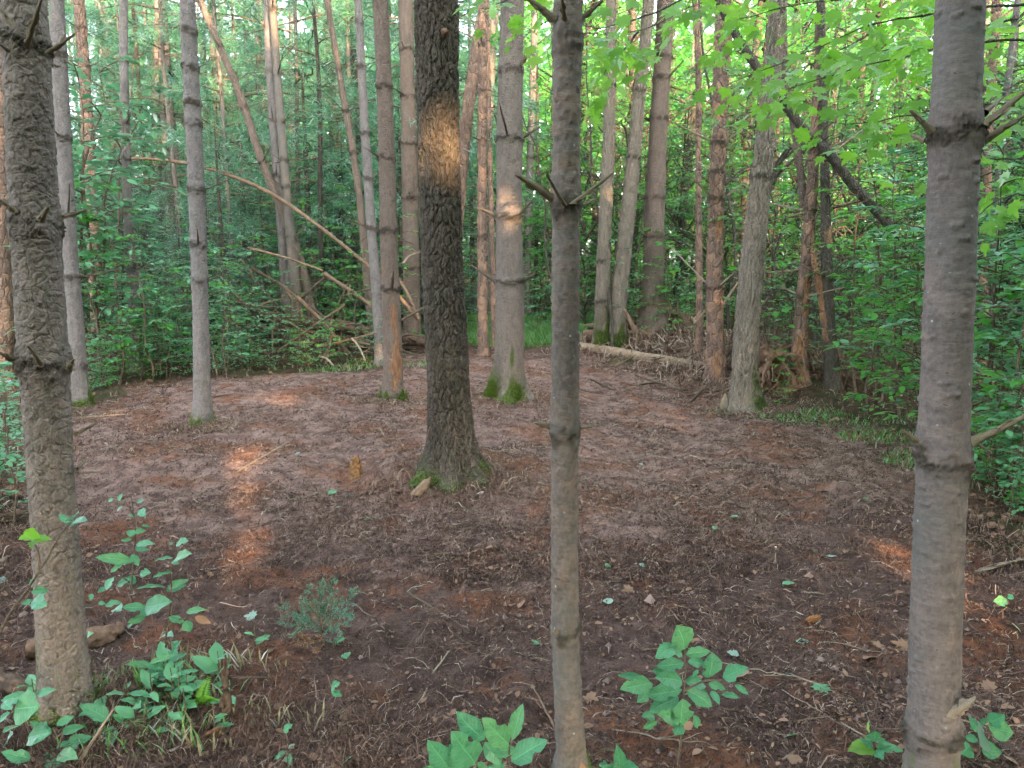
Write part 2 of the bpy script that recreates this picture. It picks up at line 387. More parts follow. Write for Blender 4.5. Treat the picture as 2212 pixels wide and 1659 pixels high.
def ground_mat():
    m = NT('forest_soil'); o = m.obj()
    cl = m.attr('cleared'); dry = m.attr('dry')
    a = m.noise(o, 1.1, 6, 0.62); b = m.noise(o, 7.0, 5, 0.65); c = m.noise(m.scale(o, 1.0, 0.8, 1.0), 30.0, 6, 0.72); d = m.noise(o, 110.0, 4, 0.7)
    soil = m.mix(m.mapr(b, 0.36, 0.64), (0.066, 0.042, 0.034), (0.150, 0.098, 0.081))
    soil = m.mix(m.math('MULTIPLY', m.mapr(a, 0.48, 0.66), 0.55), soil, (0.15, 0.096, 0.078))
    soil = m.mix(m.math('MULTIPLY', m.mapr(a, 0.44, 0.33), 0.7), soil, (0.034, 0.021, 0.017))
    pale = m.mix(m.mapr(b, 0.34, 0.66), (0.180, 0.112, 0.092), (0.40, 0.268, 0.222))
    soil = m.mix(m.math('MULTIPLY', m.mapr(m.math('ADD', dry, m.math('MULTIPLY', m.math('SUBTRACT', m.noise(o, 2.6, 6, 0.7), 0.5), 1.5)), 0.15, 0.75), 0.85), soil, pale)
    red = m.math('MULTIPLY', m.mapr(m.noise(m.offs(o, (7.3, 2.1, 0)), 1.5, 4, 0.62), 0.49, 0.61), m.mapr(c, 0.32, 0.6))
    soil = m.mix(m.math('MULTIPLY', red, 0.85), soil, (0.25, 0.098, 0.045))
    soil = m.mix(m.math('MULTIPLY', m.mapr(c, 0.55, 0.72), 0.4), soil, (0.22, 0.15, 0.12))
    soil = m.mix(m.math('MULTIPLY', m.mapr(c, 0.46, 0.34), 0.65), soil, (0.040, 0.026, 0.021))
    soil = m.mix(m.math('MULTIPLY', m.mapr(d, 0.54, 0.68), 0.6), soil, (0.026, 0.018, 0.015))
    duff = m.mix(m.mapr(b, 0.38, 0.62), (0.05, 0.036, 0.024), (0.11, 0.075, 0.048))
    duff = m.mix(m.math('MULTIPLY', m.mapr(a, 0.45, 0.62), 0.7), duff, (0.060, 0.085, 0.030))
    col = m.mix(cl, duff, soil)
    h = m.math('ADD', m.math('MULTIPLY', b, 0.9), m.math('ADD', m.math('MULTIPLY', c, 0.6), m.math('MULTIPLY', d, 0.22)))
    return m.out(m.pbsdf(col, 0.95, m.bump(h, 1.0, 0.07), 0.12))
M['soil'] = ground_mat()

# ------------------------------------------------------------------ ground sheet
CLEAR_PX = [(-250, 1750), (40, 1000), (190, 880), (300, 830), (480, 815), (640, 812), (800, 800), (905, 760), (1010, 755), (1260, 755), (1500, 800),
            (1560, 850), (1640, 900), (1860, 930), (1960, 1010), (2120, 1150), (2400, 1300), (2400, 1750)]
CLEAR = np.array([grd(*p)[:2] for p in CLEAR_PX] + [(3.0, 0.3), (-3.0, 0.3)])
def poly_sd(P, Q):
    """signed distance to polygon Q, positive inside"""
    P = np.asarray(P, float); d = np.full(len(P), 1e9); ins = np.zeros(len(P), bool)
    for i in range(len(Q)):
        a, b = Q[i], Q[(i + 1) % len(Q)]; ab = b - a
        t = np.clip(((P - a) @ ab) / (ab @ ab), 0, 1); d = np.minimum(d, np.linalg.norm(P - a - t[:, None] * ab, axis=1))
        cnd = (a[1] > P[:, 1]) != (b[1] > P[:, 1])
        xi = a[0] + (P[:, 1] - a[1]) / (b[1] - a[1] + 1e-12) * ab[0]
        ins ^= cnd & (P[:, 0] < xi)
    return np.where(ins, d, -d)
def build_ground():
    ys = [-120, -60, -30, -15, -8, -4, -2, 0, 0.8]; y = 1.2
    while y < 160: ys.append(y); y += max(0.022, 0.0115 * y) if y < 20 else 0.06 * y
    xs = [0.0]; x = 0.0
    while x < 160: x += 0.03 if x < 3 else (0.055 if x < 8 else 0.14 * (x - 7.6)); xs.append(x)
    xs = np.array(sorted([-v for v in xs[1:]] + xs)); ys = np.array(ys)
    X, Y = np.meshgrid(xs, ys); x, y = X.ravel(), Y.ravel()
    z = gz(x, y)
    near = sstep(26, 12, y) * sstep(0, 1, y)
    p = np.stack([x, y, 0 * x], 1)
    sd = poly_sd(p[:, :2], CLEAR) + 0.35 * vnoise(p * 1.7, 5)
    cl = sstep(-0.25, 0.25, sd)
    for (mx, my, rx, ry, h) in MOUNDS:
        if h > 0.15: cl = np.maximum(cl, sstep(1.6, 0.9, ((x - mx) / rx) ** 2 + ((y - my) / ry) ** 2))
    z = z + near * (0.022 * fbm(p * 2.2, 2, 1) + 0.014 * fbm(p * 7.0, 2, 3) * (0.5 + cl) + 0.009 * fbm(p * 21, 2, 9))
    rough = near * (1 - cl) * 0.05 * fbm(p * 3.1, 3, 11); z = z + rough
    V = np.stack([x, y, z], 1); n = len(xs); m = len(ys)
    i = np.arange(m - 1)[:, None] * n; j = np.arange(n - 1)[None, :]
    F = np.stack([i + j, i + j + 1, i + n + j + 1, i + n + j], -1).reshape(-1, 4)
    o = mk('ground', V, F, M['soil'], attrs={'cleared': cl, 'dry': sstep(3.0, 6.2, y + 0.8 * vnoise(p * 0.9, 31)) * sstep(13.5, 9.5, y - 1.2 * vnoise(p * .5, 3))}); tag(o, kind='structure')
build_ground()

# ------------------------------------------------------------------ sun flecks: gaps cut on purpose in the unseen canopy behind the viewpoint
BEAMS = []
def beam(P, r): BEAMS.append((np.array(P), r))

# ------------------------------------------------------------------ dead twigs shared by trunks
TWIG = []
def twig_mesh(k, forks):
    r = np.random.default_rng(100 + k); b = MB(); n = 8
    P = crooked((0, 0, -0.02), (0.02, 0.02, 1), 12, [0.05, 0.4, 0.2, 0.6, 0.3, 0.5, 0.15, 0.8][k], r); P[:, 0] *= 1.0
    rad = np.interp(np.linspace(0, 1, 12), [0, .07, .2, .6, 1], [.85, .6, .5, .4, .3]) * r.uniform(.88, 1.12, 12); V, F = tube(P, rad, n)
    V[-n:, 2] += r.uniform(-.05, .05, n); V[-n:, :2] = P[-1, :2] + (V[-n:, :2] - P[-1, :2]) * r.uniform(.4, 1.1, (n, 1))
    b.add(np.vstack([V, P[-1] + [0, 0, .01]]), F); k0 = len(V); b.F3.append(np.array([[k0 - n + i, k0 - n + (i + 1) % n, k0] for i in range(n)]))
    for q in range(3):
        i = r.integers(2, 10); a = r.uniform(0, 6.28); c = P[i] + np.array([math.cos(a), math.sin(a), 0]) * rad[i] * .8; V, F = tube(np.array([c, c + [math.cos(a) * .22, math.sin(a) * .22, .01], c + [math.cos(a) * .4, math.sin(a) * .4, .015]]), [.16, .12, .05], 5); b.add(V, F)
    return b
for k in range(8): TWIG.append(twig_mesh(k, 0))
TW = {}
def twig(name, parent, p0, p1, thick, mat='twig', k=None, rel=None):
    """a stub or dead branch from p0 to p1; thick = diameter at its foot"""
    Lk = float(np.linalg.norm(np.subtract(p1, p0))) / thick
    k = (random.choice([0, 1, 3, 6]) if Lk < 26 else random.randrange(8)) if k is None else k
    key = (k, mat)
    if key not in TW: TW[key] = TWIG[k].mesh('dead_branch', M[mat])
    d = Vector(p1) - Vector(p0); L = d.length
    o = ob(name, TW[key], parent)
    base = Vector(p0) - (Vector(rel) if rel is not None else Vector((0, 0, 0)))
    q = d.to_track_quat('Z', 'Y') @ Matrix.Rotation(random.uniform(0, 6.28), 3, 'Z').to_quaternion()
    o.location = base; o.rotation_mode = 'QUATERNION'; o.rotation_quaternion = q; o.scale = (thick, thick, L)
    return o

# ------------------------------------------------------------------ trunks
def trunk_mesh(P, R, n, relief, seed, whorls=(), flare=None, mossz=0.0, moss_side=None, wounds=(), moss_amt=1.0):
    """P, R: path and radius; whorls: heights of branch collars; flare: (amount, height, lobes)"""
    m = len(P); T, N, B = frames(P)
    N = np.tile([1.0, 0, 0], (m, 1)); N -= T * np.sum(N * T, 1)[:, None]; N /= np.linalg.norm(N, axis=1)[:, None]; B = np.cross(T, N)
    a = np.arange(n) * 2 * PI / n
    A = np.tile(a, m); zi = np.repeat(P[:, 2] - P[0, 2], n); Rr = np.repeat(R, n)
    s = np.repeat(np.concatenate([[0], np.cumsum(np.linalg.norm(np.diff(P, axis=0), axis=1))]), n)
    cyl = np.stack([np.cos(A) * Rr, np.sin(A) * Rr, s], 1); off = seed * 7.13
    r = Rr.copy(); wm = np.zeros(len(A))
    r = r * (1 + 0.05 * vnoise(cyl * [3, 3, 1.1] + off, 1) + 0.025 * vnoise(cyl * [9, 9, 4] + off, 2))
    for wz in whorls:
        e = zi - wz - 0.025 * vnoise(np.stack([np.cos(A) * 1.6, np.sin(A) * 1.6, A * 0 + wz * 9], 1), 3)
        w = np.exp(-(e / (0.024 + 0.20 * min(0.09, R.max()))) ** 2); up = np.exp(-((e - 0.03) / 0.05) ** 2)
        cs = np.stack([np.cos(A), np.sin(A), 0 * A], 1)
        lump = 0.65 + 0.5 * vnoise(np.stack([np.cos(A) * 2.4, np.sin(A) * 2.4, zi * 14], 1) + off, 4)
        g1, g2, gi = worley(cyl * [60, 60, 110] + off, 21)
        rag = sstep(-0.5, 0.35, vnoise(cyl * [26, 26, 60] + off, 6))
        r = r + Rr * (0.085 * w + 0.05 * up) * (lump + 0.3) + np.minimum(Rr * 0.16, 0.013) * w * (sstep(0, .3, g2 - g1) * (0.4 + gi) - 0.4) * rag
        wm = np.maximum(wm, np.clip(w * (0.35 + lump * 0.7) * (0.25 + 0.85 * rag), 0, 1))
    if flare:
        am, hh, lb = flare
        f = np.exp(-np.clip(zi - 0.10, 0, 9) / hh)
        r = r * (1 + am * f * (0.55 + 0.75 * np.abs(np.sin(A * lb / 2 + seed)) ** 1.5 + 0.25 * vnoise(np.stack([np.cos(A) * 2, np.sin(A) * 2, zi * 3], 1) + off, 7)))
    if relief == 'plates':
        wp = cyl + 0.010 * np.stack([vnoise(cyl * 17, k) for k in (1, 2, 3)], 1) + 0.003 * np.stack([vnoise(cyl * 70, k) for k in (4, 5, 6)], 1)
        f1, f2, iv, oz = worley(wp * [36, 36, 31] + off, 3, True)
        r = r - 0.004 + 0.0014 * sstep(0.0, 0.06, f2 - f1) + 0.0033 * np.clip(oz + 0.2, -0.6, 0.8) * sstep(0.0, 0.06, f2 - f1) + 0.0018 * iv + 0.0009 * fbm(cyl * 120, 2, 5)
        f1, f2, iv, oz = worley(wp * [62, 62, 55] + off, 8, True); r = r + 0.0014 * np.clip(oz + .2, -.6, .8) * sstep(0, .15, f2 - f1)
    elif relief == 'lens':
        f1, f2, iv = worley(cyl * [16, 16, 34] + off, 3)
        r = r + np.where(iv > 0.62, 0.0045 * sstep(0.30, 0.24, f1), 0) + 0.0013 * fbm(cyl * [50, 50, 190], 2, 5) + 0.0016 * vnoise(cyl * 16, 3)
        r = r - np.where((iv > 0.80), 0.003 * sstep(0.14, 0.06, f1), 0)
    elif relief == 'curl':
        f1, f2, iv = worley((cyl + 0.004 * np.stack([vnoise(cyl * 80, k) for k in (1, 2, 3)], 1)) * [40, 40, 95] + off, 3)
        r = r + np.where(iv > 0.45, 0.005 * sstep(0.45, 0.1, f1), 0) + 0.0022 * fbm(cyl * [40, 40, 110], 2, 5)
    elif relief == 'furrow':
        f1, f2, iv = worley((cyl + 0.012 * np.stack([vnoise(cyl * 16, k) for k in (1, 2, 3)], 1)) * [31, 31, 9.5] + off, 3)
        r = r + 0.016 * sstep(0.0, 0.26, f2 - f1) + 0.005 * iv - 0.012
        f1, f2, iv = worley(cyl * [70, 70, 30] + off, 8); r = r + 0.003 * sstep(0, .25, f2 - f1) + 0.0022 * fbm(cyl * 150, 2, 5)
    elif relief == 'ridge':
        f1, f2, iv = worley((cyl + 0.01 * np.stack([vnoise(cyl * 25, k) for k in (1, 2, 3)], 1)) * [30, 30, 4.6] + off, 3)
        r = r + 0.015 * sstep(0, 0.3, f2 - f1) - 0.009
    elif relief == 'peel':
        f1, f2, iv = worley(cyl * [13, 13, 7] + off, 3)
        r = r + np.where(iv > 0.45, 0.010, 0.0) * sstep(0.0, 0.08, f2 - f1) + 0.004 * fbm(cyl * [40, 40, 25], 2, 5)
    else:
        f1, f2, iv, oz = worley((cyl + 0.010 * np.stack([vnoise(cyl * 40, k) for k in (1, 2, 3)], 1)) * [36, 36, 48] + off, 3, True)
        r = r + np.where(iv > 0.3, 0.0045 * np.clip(oz + 0.2, -0.5, 0.8), 0) * sstep(0, .1, f2 - f1) + 0.0022 * fbm(cyl * [34, 34, 60] + off, 2, 5)
    wo_ = np.zeros(len(A))
    for (wz, hz, ang, wid) in wounds:
        da = np.abs((A - ang + PI) % (2 * PI) - PI)
        wv = sstep(1.0, 0.55, np.sqrt((np.abs(zi - wz) / hz) ** 2 + (da / wid) ** 2) + 0.55 * vnoise(cyl * [22, 22, 7] + off, 15)); wo_ = np.maximum(wo_, wv)
    r = r - 0.006 * wo_
    ms = np.zeros(len(A))
    if mossz > 0:
        ms = sstep(mossz, mossz * 0.25, zi * (1 + 0.7 * vnoise(np.stack([np.cos(A) * 1.7, np.sin(A) * 1.7, zi * 2], 1) + off, 12))) * moss_amt
        if moss_side is not None: ms = ms * (0.35 + 0.65 * sstep(-0.2, 0.7, np.cos(A - moss_side)))
        ms = np.clip(ms + 0.35 * ms * vnoise(cyl * 9, 8), 0, 1)
    V = np.repeat(P, n, 0) + r[:, None] * (np.cos(A)[:, None] * np.repeat(N, n, 0) + np.sin(A)[:, None] * np.repeat(B, n, 0))
    return V, gridfaces(m, n), {'whorl': wm, 'moss': ms, 'wound': wo_}

PINE_TOP, LEAF_TOP = [], []      # shared crown meshes, filled below
TREES = {}
def tree(key, name, label, cat, kps, bark_m, n=28, dz=0.03, relief=None, whorls=(), stubs=2, flare=(0.45, 0.16, 5), moss=0.0, moss_side=None,
         wounds=(), ztop=15.0, crown='pine', group=None, stub_len=(0.12, 0.45), moss_amt=1.0, tuft=0, base=None, stub_mat='twig', yoff=0.0):
    g = grd(kps[0][0], kps[0][1]) if base is None else np.array(base)
    Y = g[1] + yoff
    pts, rad = [], []
    for (px, py, w) in kps:
        q = atY(px, py, Y); pts.append(q); rad.append(w / 2 * m_per_px(q) * math.cos(math.atan2(q[0], q[1])))
    pts[0] = g.copy(); pts = np.array(pts); rad = np.array(rad)
    d = pts[-1] - pts[-2]; d = d / d[2]
    if ztop > pts[-1][2] + 0.3:
        up = pts[-1] + d * (ztop - pts[-1][2]) * [0.6, 1, 1]; r_end = max(0.03, rad[-1] * 0.35)
        pts = np.vstack([pts, up]); rad = np.append(rad, r_end)
    zl = pts[:, 2]; zvis = zl[-2] + 0.3 if len(zl) > 2 else zl[-1]
    zs = [g[2] - 0.12]
    while zs[-1] < zl[-1]: zs.append(zs[-1] + (dz if zs[-1] < zvis else 0.5))
    zs = np.array(zs); sm = np.convolve
    P = np.stack([np.interp(zs, zl, pts[:, 0]), np.full(len(zs), Y), zs], 1); R = np.interp(zs, zl, rad)
    k = max(3, int(0.5 / dz)) | 1
    nv = int(np.sum(zs < zvis)); px_ = np.pad(P[:nv, 0], k // 2, mode='edge', ) if nv > k else None
    if px_ is not None:
        # reflect-extend so that the lean goes on at both ends
        e0 = P[0, 0] - (P[1:k // 2 + 1, 0][::-1] - P[0, 0]); e1 = P[nv - 1, 0] - (P[nv - k // 2 - 1:nv - 1, 0][::-1] - P[nv - 1, 0])
        P[:nv, 0] = np.convolve(np.concatenate([e0, P[:nv, 0], e1]), np.ones(k) / k, 'valid')
    P[:, 1] += 0.03 * float(sstep(3.5, 9.0, Y)) * np.sin(zs * 0.9 + len(TREES)); P[:, 1] -= P[0, 1] - Y
    seed = len(TREES) + 1; rr = np.random.default_rng(500 + seed)
    wz = []
    for w in whorls: wz.append(float(atY(CX, w, Y)[2] - zs[0]))
    loc = P[0].copy()
    V, F, A = trunk_mesh(P - loc, R, n, relief, seed, wz, flare, moss + 0.12 if moss else 0, moss_side, wounds, moss_amt)
    t = thing(name, label, cat, loc, group)
    mk('trunk', V, F, M[bark_m], t, attrs=A)
    for w in wz:
        i = int(np.argmin(np.abs(P[:, 2] - loc[2] - w))); a0 = rr.uniform(0, 6.28)
        for q in range(stubs):
            a = a0 + q * 2 * PI / max(1, stubs) + rr.uniform(-0.5, 0.5)
            L = rr.uniform(*stub_len); el = rr.uniform(0.15, 0.7)
            dv = np.array([math.cos(a) * math.cos(el), math.sin(a) * math.cos(el), math.sin(el)])
            c = P[i] + np.array([math.cos(a), math.sin(a), 0]) * R[i] * 0.85
            twig('branch_stub', t, c, c + dv * L, max(0.008, R[i] * rr.uniform(0.12, 0.26)), stub_mat, rel=loc)
    if tuft:
        moss_tufts(t, P - loc, R, tuft, moss, rr, moss_side, flare)
    if crown and ztop > 9:
        cm = PINE_TOP if crown == 'pine' else LEAF_TOP
        ob('crown', cm[seed % len(cm)], t, P[-1] - loc, (0, 0, seed * 1.7), (1, 1, 1))
    TREES[key] = dict(o=t, P=P, R=R, loc=loc, Y=Y)
    return t
def moss_tufts(t, P, R, count, h, rr, side, flare):
    z = np.abs(rr.normal(0, h * 0.45, count)) + 0.08; a = rr.uniform(0, 2 * PI, count)
    if side is not None: a = side + rr.normal(0, 0.9, count)
    r = np.interp(z, P[:, 2], R)
    if flare: r = r * (1 + flare[0] * np.exp(-np.clip(z - 0.1, 0, 9) / flare[1]) * 0.85)
    x = np.interp(z, P[:, 2], P[:, 0]); y = np.interp(z, P[:, 2], P[:, 1])
    pos = np.stack([x + np.cos(a) * r, y + np.sin(a) * r, z], 1)
    d = np.stack([np.cos(a), np.sin(a), rr.uniform(-0.1, 0.9, count)], 1) + rr.normal(0, 0.35, (count, 3))
    V, F, tn = blades(pos, d, rr.uniform(0.012, 0.032, count), 0.005, rr, clump=3)
    tag(mk('moss', V, F, M['moss'], t, attrs={'tint': tn}), kind='stuff')
def blades(pos, d, L, w, rr, clump=1, bend=0.0):
    """thin triangles; pos (N,3), d (N,3)"""
    if clump > 1:
        pos = np.repeat(pos, clump, 0) + rr.normal(0, 0.006, (len(pos) * clump, 3)); d = np.repeat(d, clump, 0) + rr.normal(0, 0.35, (len(d) * clump, 3)); L = np.repeat(L, clump)
    n = len(pos); d = d / (np.linalg.norm(d, axis=1)[:, None] + 1e-9)
    s = np.cross(d, rr.normal(0, 1, (n, 3))); s /= np.linalg.norm(s, axis=1)[:, None] + 1e-9
    tip = pos + d * L[:, None]
    V = np.stack([pos - s * w / 2, pos + s * w / 2, tip], 1).reshape(-1, 3)
    return V, np.arange(n * 3).reshape(-1, 3), np.repeat(rr.uniform(0, 1, n), 3)

# ------------------------------------------------------------------ leaves
def unit(v): return v / (np.linalg.norm(v, axis=-1, keepdims=True) + 1e-9)
L_DIA = (np.array([(0, 0, 0), (0.27, 0.42, 0.05), (0, 1, -0.05), (-0.27, 0.42, 0.05)]), np.array([(0, 1, 2), (0, 2, 3)]))
L_OVA = (np.array([(0, 0, 0), (0.2, 0.2, 0.05), (0.29, 0.48, 0.06), (0.17, 0.8, 0.0), (0, 1, -0.07), (-0.17, 0.8, 0.0), (-0.29, 0.48, 0.06), (-0.2, 0.2, 0.05), (0, 0.5, 0)]),
         np.array([(0, 1, 8), (1, 2, 8), (2, 3, 8), (3, 4, 8), (4, 5, 8), (5, 6, 8), (6, 7, 8), (7, 0, 8)]))
def maple_shape():
    h = [(0.22, -0.10, .01), (0.28, 0.06, .02), (0.53, 0.08, .0), (0.41, 0.24, .03), (0.60, 0.50, -.03), (0.37, 0.47, .03), (0.33, 0.62, .02), (0.15, 0.56, .02), (0.13, 0.78, -.01)]
    o = [(0, 0, 0)] + h + [(0, 1.0, -0.06)] + [(-x, y, z) for x, y, z in h[::-1]]
    V = np.array(o + [(0, 0.36, -0.02)]); c = len(o); return V, np.array([(i, (i + 1) % c, c) for i in range(c)])
L_MAP = maple_shape()
def leaves(pos, axis, nrm, size, shape=L_DIA, wid=1.0, rr=rng, tint=None):
    pos = np.asarray(pos, float); n = len(pos); y = unit(np.asarray(axis, float)); x = unit(np.cross(y, nrm)); z = np.cross(x, y)
    LV, LF = shape; size = np.broadcast_to(size, (n,))
    V = pos[:, None, :] + size[:, None, None] * (LV[None, :, 0, None] * wid * x[:, None, :] + LV[None, :, 1, None] * y[:, None, :] + LV[None, :, 2, None] * z[:, None, :])
    F = (LF[None] + (np.arange(n) * len(LV))[:, None, None]).reshape(-1, 3)
    tn = np.repeat(rr.uniform(0, 1, n) if tint is None else tint, len(LV))
    return V.reshape(-1, 3), F, tn
def spray(b, sb, p0, d, L, rr, lsize, nl, shape=L_DIA, droop=0.25, rs=0.006, flat=0.25):
    """one leafy side branch: twig into sb, leaves into b"""
    d = unit(np.asarray(d, float)); p1 = np.asarray(p0) + d * L + np.array([0, 0, -droop * L * 0.6])
    P = smooth_path([p0, np.asarray(p0) + d * L * 0.55 + [0, 0, 0.05 * L], p1], 6) + rr.normal(0, 0.012 * L, (6, 3)); P[0] = p0
    if sb is not None: sb.add(*tube(P, np.linspace(rs, rs * 0.35, 6), 4))
    t = rr.uniform(0.15, 1.0, nl) ** 0.8; i = t * 5; k = np.minimum(i.astype(int), 4); u = (i - k)[:, None]
    q = P[k] * (1 - u) + P[k + 1] * u
    side = np.cross(d, [0, 0, 1.0]); side = unit(side) if np.linalg.norm(side) > 1e-3 else np.array([1.0, 0, 0])
    sg = np.where(rr.uniform(size=nl) < 0.5, -1.0, 1.0)[:, None]
    lat = sg * rr.uniform(0.0, 0.33, nl)[:, None] * L * (1.1 - t[:, None] * 0.7)
    q = q + side * lat + d * np.abs(lat) * 0.5
    ax = d * 0.8 + side * sg * rr.uniform(0.3, 1.2, nl)[:, None] + rr.normal(0, 0.25, (nl, 3)) + np.array([0, 0, -0.25])
    nr = np.array([0, 0, 1.0]) + rr.normal(0, flat, (nl, 3))
    V, F, tn = leaves(q, ax, nr, lsize * rr.uniform(0.6, 1.2, nl), shape, rr=rr); b.add(V, F, tint=tn)

def sapling(seed, h, nbr, lsize, nl, spread, shape=L_OVA, start=0.10):
    rr = np.random.default_rng(seed); b, sb = MB(), MB()
    P = crooked((0, 0, -0.03), (rr.normal(0, 0.08) * h, rr.normal(0, 0.08) * h, h), 9, 0.05, rr)
    sb.add(*tube(P, np.linspace(0.008 + h * 0.004, 0.003, 9), 6))
    for i in range(nbr):
        t = start + (1 - start) * (i + 0.5) / nbr; k = t * 8; j = min(int(k), 7); p = P[j] * (1 - k + j) + P[j + 1] * (k - j)
        a = i * 2.4 + rr.uniform(-0.4, 0.4); el = rr.uniform(0.05, 0.5)
        spray(b, sb, p, (math.cos(a), math.sin(a), el), spread * rr.uniform(0.55, 1.1) * (1.15 - 0.55 * t), rr, lsize, nl, shape, rs=0.004 + 0.001 * h)
    return b, sb
def leafy_crown(seed, R, z0, z1, ns, nl, lsize, L=1.3):
    rr = np.random.default_rng(seed); b, sb = MB(), MB()
    for i in range(ns):
        z = rr.uniform(z0, z1); t = (z - z0) / (z1 - z0); rad = R * (0.35 + 0.75 * math.sin(PI * min(1, 0.18 + 0.8 * t))) * rr.uniform(0.25, 1.0)
        a = rr.uniform(0, 6.283); p = np.array([math.cos(a) * rad, math.sin(a) * rad, z])
        d = np.array([math.cos(a + rr.normal(0, 0.6)), math.sin(a + rr.normal(0, 0.6)), rr.uniform(-0.25, 0.45)])
        if i % 3 == 0:
            q0 = np.array([0, 0, max(0.3, z - rad * 0.5)]); sb.add(*tube(smooth_path([q0, (q0 + p) / 2 + [0, 0, 0.15], p], 6), np.linspace(0.03, 0.008, 6), 5))
        spray(b, sb, p, d, L * rr.uniform(0.6, 1.2), rr, lsize, nl, L_DIA, droop=0.35, rs=0.007, flat=0.45)
    return b, sb
def pine_crown(seed, z0, z1, nb, reach, tufts, nlen=0.13, w=0.011, per=11, dead=0):
    rr = np.random.default_rng(seed); b, sb = MB(), MB()
    for i in range(nb):
        z = z0 + (z1 - z0) * (i + rr.uniform(0, 1)) / nb; t = (z - z0) / (z1 - z0); L = reach * (1.05 - 0.6 * t) * rr.uniform(0.6, 1.1)
        a = i * 2.4 + rr.uniform(-0.5, 0.5); d = np.array([math.cos(a), math.sin(a), 0]); s = np.array([-d[1], d[0], 0])
        P = smooth_path([(0, 0, z), d * L * 0.5 + [0, 0, z + 0.05 * L], d * L + [0, 0, z - 0.10 * L * rr.uniform(0, 2)]], 7) + rr.normal(0, 0.02 * L, (7, 3)); P[0] = (0, 0, z)
        sb.add(*tube(P, np.linspace(0.014, 0.004, 7), 5))
        nt = int(tufts * rr.uniform(0.7, 1.2)); tt = rr.uniform(0.25, 1.0, nt); k = np.minimum((tt * 6).astype(int), 5); u = (tt * 6 - k)[:, None]
        base = P[k] * (1 - u) + P[k + 1] * u
        lat = rr.uniform(-1, 1, nt)[:, None] * 0.42 * L * (1.15 - tt[:, None] * 0.75)
        c = base + s * lat + d * np.abs(lat) * 0.6 + np.stack([0 * tt, 0 * tt, rr.normal(-0.03, 0.07, nt)], 1) * 1.0
        out = unit(c - base + d * 0.35 * 1.0 + np.array([0, 0, 0.1]))
        pp = np.repeat(c, per, 0) + rr.normal(0, 0.03, (nt * per, 3)); dd = np.repeat(out, per, 0) * 0.7 + rr.normal(0, 0.62, (nt * per, 3)) + np.array([0, 0, -0.22])
        V, F, tn = blades(pp, dd, nlen * rr.uniform(0.7, 1.2, nt * per), w, rr)
        tn = np.repeat(np.repeat(rr.uniform(0, 1, nt), per), 3) * 0.7 + tn * 0.3
        b.add(V, F, tint=tn)
    return b, sb
def spruce(seed, h, nb, reach, step=0.035, nlen=0.035, w=0.010):
    rr = np.random.default_rng(seed); b, sb = MB(), MB()
    sb.add(*tube([(0, 0, -0.05), (0, 0, h * 0.5), (0, 0, h)], [0.012 * h + 0.01, 0.008 * h + 0.006, 0.003], 7))
    for i in range(nb):
        t = (i + rr.uniform(0, 1)) / nb; z = h * (0.06 + 0.92 * t); L = reach * (1.03 - t) ** 0.75 * rr.uniform(0.7, 1.1) + 0.03
        a = i * 2.4 + rr.uniform(-0.3, 0.3); d = np.array([math.cos(a), math.sin(a), 0]); s = np.array([-d[1], d[0], 0])
        segs = [(np.array([0, 0, z]), d * L + [0, 0, z - 0.12 * L + 0.25 * L * t], 0.006)]
        for q in range(int(2 + L / 0.14)):
            u = rr.uniform(0.2, 0.9); sg = 1 if q % 2 else -1; l2 = L * 0.5 * (1.05 - u)
            p = segs[0][0] * (1 - u) + segs[0][1] * u; segs.append((p, p + (d * 0.7 + s * sg * 0.8) * l2 + [0, 0, -0.12 * l2], 0.003))
        for p0, p1, r_ in segs:
            sb.add(*tube([p0, (p0 + p1) / 2, p1], [r_, r_ * 0.7, r_ * 0.4], 4)); ln = np.linalg.norm(p1 - p0); nn = max(3, int(ln / step * 2.6))
            tt = rr.uniform(0.05, 1, nn)[:, None]; pos = p0 * (1 - tt) + p1 * tt; ax = unit(p1 - p0)
            sd = unit(np.cross(ax, [0, 0, 1.0])); sg = np.where(rr.uniform(size=nn) < 0.5, -1., 1.)[:, None]
            dd = ax * 0.75 + sd * sg * 0.8 + np.array([0, 0, 0.15]) + rr.normal(0, 0.3, (nn, 3))
            V, F, tn = blades(pos, dd, nlen * rr.uniform(0.7, 1.2, nn), w, rr); b.add(V, F, tint=tn * 0.6 + 0.4 * rr.uniform())
    return b, sb

for k in range(3):
    b, sb = pine_crown(900 + k, -4.0, 1.0, 15, 2.3, 20, 0.2, 0.02, 6); PINE_TOP.append(b.mesh('pine_crown', M['needle_pine']))
    b, sb = leafy_crown(910 + k, 2.4, -4.5, 1.5, 34, 26, 0.13); LEAF_TOP.append(b.mesh('leaf_crown', M['leaf_wood']))

# ================================================================== THE NAMED TREES
def cp(ox, oy): return lambda x, y: C(ox, oy, x, y)
c1, c2, c3, c4, c5, c6, c7, c8 = cp(0, 0), cp(700, 0), cp(1400, 0), cp(2200, 0), cp(0, 700), cp(700, 700), cp(1400, 700), cp(2200, 700)
l1, l2, l3, l4 = cp(0, 1450), cp(700, 1450), cp(1400, 1450), cp(2200, 1450)
def px_twig(key, f, a, b, w, dy=0.0, name='branch_stub', mat='stub', k=0, dy0=0.0):
    """dead branch on tree `key`, from a to b in detail view f; w = thickness there"""
    T = TREES[key]; A_, B_ = f(*a), f(*b); p0 = atY(A_[0], A_[1], T['Y'] - dy0); p1 = atY(B_[0], B_[1], T['Y'] - dy)
    return twig(name, T['o'], p0, p1, w * 0.35557 * m_per_px(p0), mat, k, rel=T['loc'])

